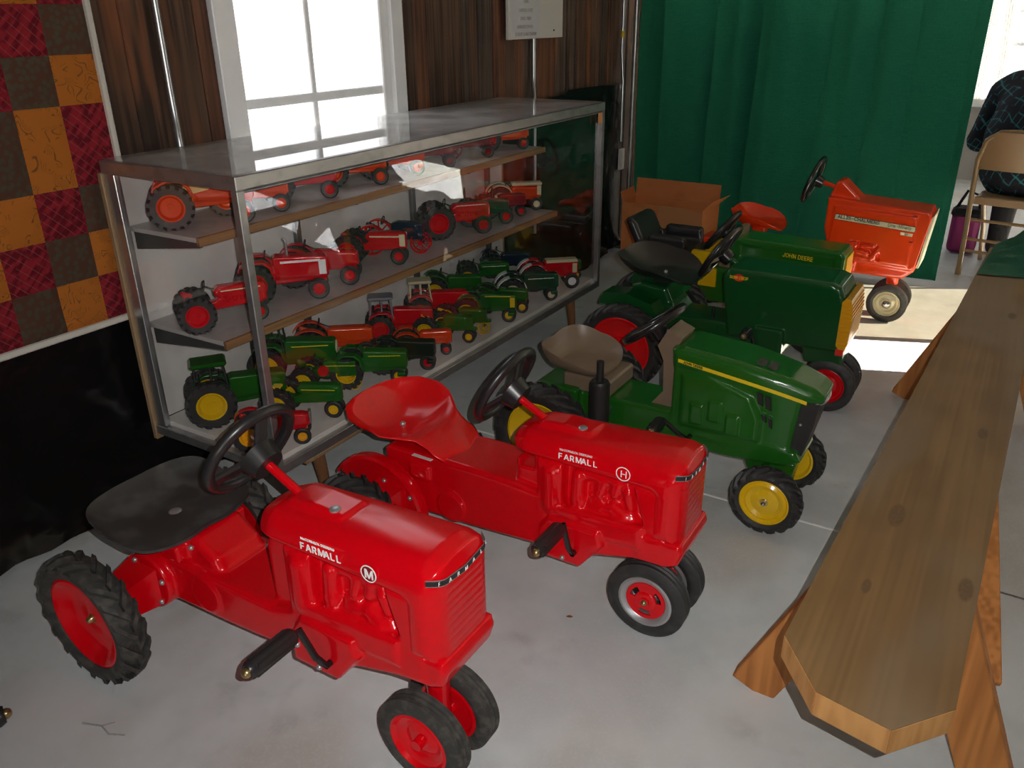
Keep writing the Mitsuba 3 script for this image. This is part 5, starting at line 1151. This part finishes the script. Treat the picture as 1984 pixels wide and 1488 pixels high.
# lower shelf
put_toy(ZL_, (.205, .225), -32, 1.05, 'round', 'red_toy', 'red_toy', 'red toy tractor with a dark engine gap at the left end of the lower shelf', group=g2, rear=.046, extra=('engine', ('stripe', 'cream_paint', .090, .0935)))
put_toy(ZL_, (.424, .212), -44, 1.15, 'square', 'red_toy', 'red_toy', 'red toy tractor with a white side stripe and chrome stack on the lower shelf', group=g2, front=.027, narrow=False, extra=(('stripe', 'decal_white', .094, .100), ('nosebar', 'decal_white'), 'chromestack'))
put_toy(ZL_, (.572, .225), -54, 1.08, 'low', 'red_toy', 'red_toy', 'red toy tractor with arched fenders second from the striped one on the lower shelf', group=g2, narrow=False, front=.028)
put_toy(ZL_, (.824, .235), -62, 1.05, 'round', 'red_toy', 'red_toy', 'red toy tractor with a cream name plate and cream nose on the lower shelf', group=g2, front=.027, extra=(('stripe', 'cream_paint', .088, .093), ('nosebar', 'cream_paint')))
put_toy(ZL_, (.972, .260), -66, 1.05, 'antique', 'navy_paint', 'red_toy', 'dark blue toy tractor with red steel wheels on the lower shelf', group=g2, rear_steel=True, front_steel=True, front=.034)
put_toy(ZL_, (1.318, .225), -42, 1.15, 'round', 'red_toy', 'red_toy', 'large shiny red toy tractor in the middle of the lower shelf', group=g2, front=.030, rear=.053, extra=('engine', 'stack', ('stripe', 'decal_white', .096, .098)))
put_toy(ZL_, (1.500, .235), -50, .95, 'antique', 'oliver_toy', 'red_toy', 'dark green toy tractor with red disc wheels on the lower shelf', group=g2, front=.030, extra=('stack',))
put_toy(ZL_, (1.640, .250), -50, .9, 'round', 'dark_red', 'red_toy', 'dull red toy tractor between the dark green and the cream one on the lower shelf', group=g2)
put_toy(ZL_, (1.775, .255), -52, 1.0, 'low', 'orange_toy', 'cream_paint', 'orange-red and cream toy tractor at the right end of the lower shelf', group=g2, narrow=False, front=.026, extra=(('fenderpanel', 'cream_paint'), ('top', 'cream_paint'), ('nosebar', 'cream_paint')))
# upper shelf
put_toy(ZU_, (.212, .238), -38, 1.12, 'square', 'case_orange', 'case_orange', 'orange and cream toy tractor at the left end of the upper shelf', group=g1_, narrow=False, front=.027, rear=.050, extra=(('tank', 'cream_case'),))
put_toy(ZU_, (.357, .252), -46, .92, 'low', 'orange_toy', 'orange_toy', 'orange toy tractor second from the left on the upper shelf', group=g1_, narrow=False, front=.027)
put_toy(ZU_, (.560, .262), -46, .95, 'round', 'red_toy', 'red_toy', 'red toy tractor third from the left on the upper shelf', group=g1_, front=.028)
put_toy(ZU_, (.800, .268), -46, .95, 'low', 'orange_toy', 'orange_toy', 'orange toy tractor fourth from the left on the upper shelf', group=g1_, narrow=False, front=.028)
put_toy(ZU_, (.990, .268), -44, .95, 'square', 'orange_toy', 'orange_toy', 'orange toy tractor fifth from the left on the upper shelf', group=g1_, front=.028)
put_toy(ZU_, (1.170, .262), -46, .95, 'round', 'dark_red', 'dark_red', 'dull red toy tractor sixth from the left on the upper shelf', group=g1_)
put_toy(ZU_, (1.420, .262), -46, .95, 'antique', 'dark_red', 'dark_red', 'dull red toy tractor with spoked steel wheels near the right end of the upper shelf', group=g1_, rear_steel=True)
put_toy(ZU_, (1.670, .255), -46, .95, 'low', 'orange_toy', 'red_toy', 'orange toy tractor at the right end of the upper shelf', group=g1_, front=.024)
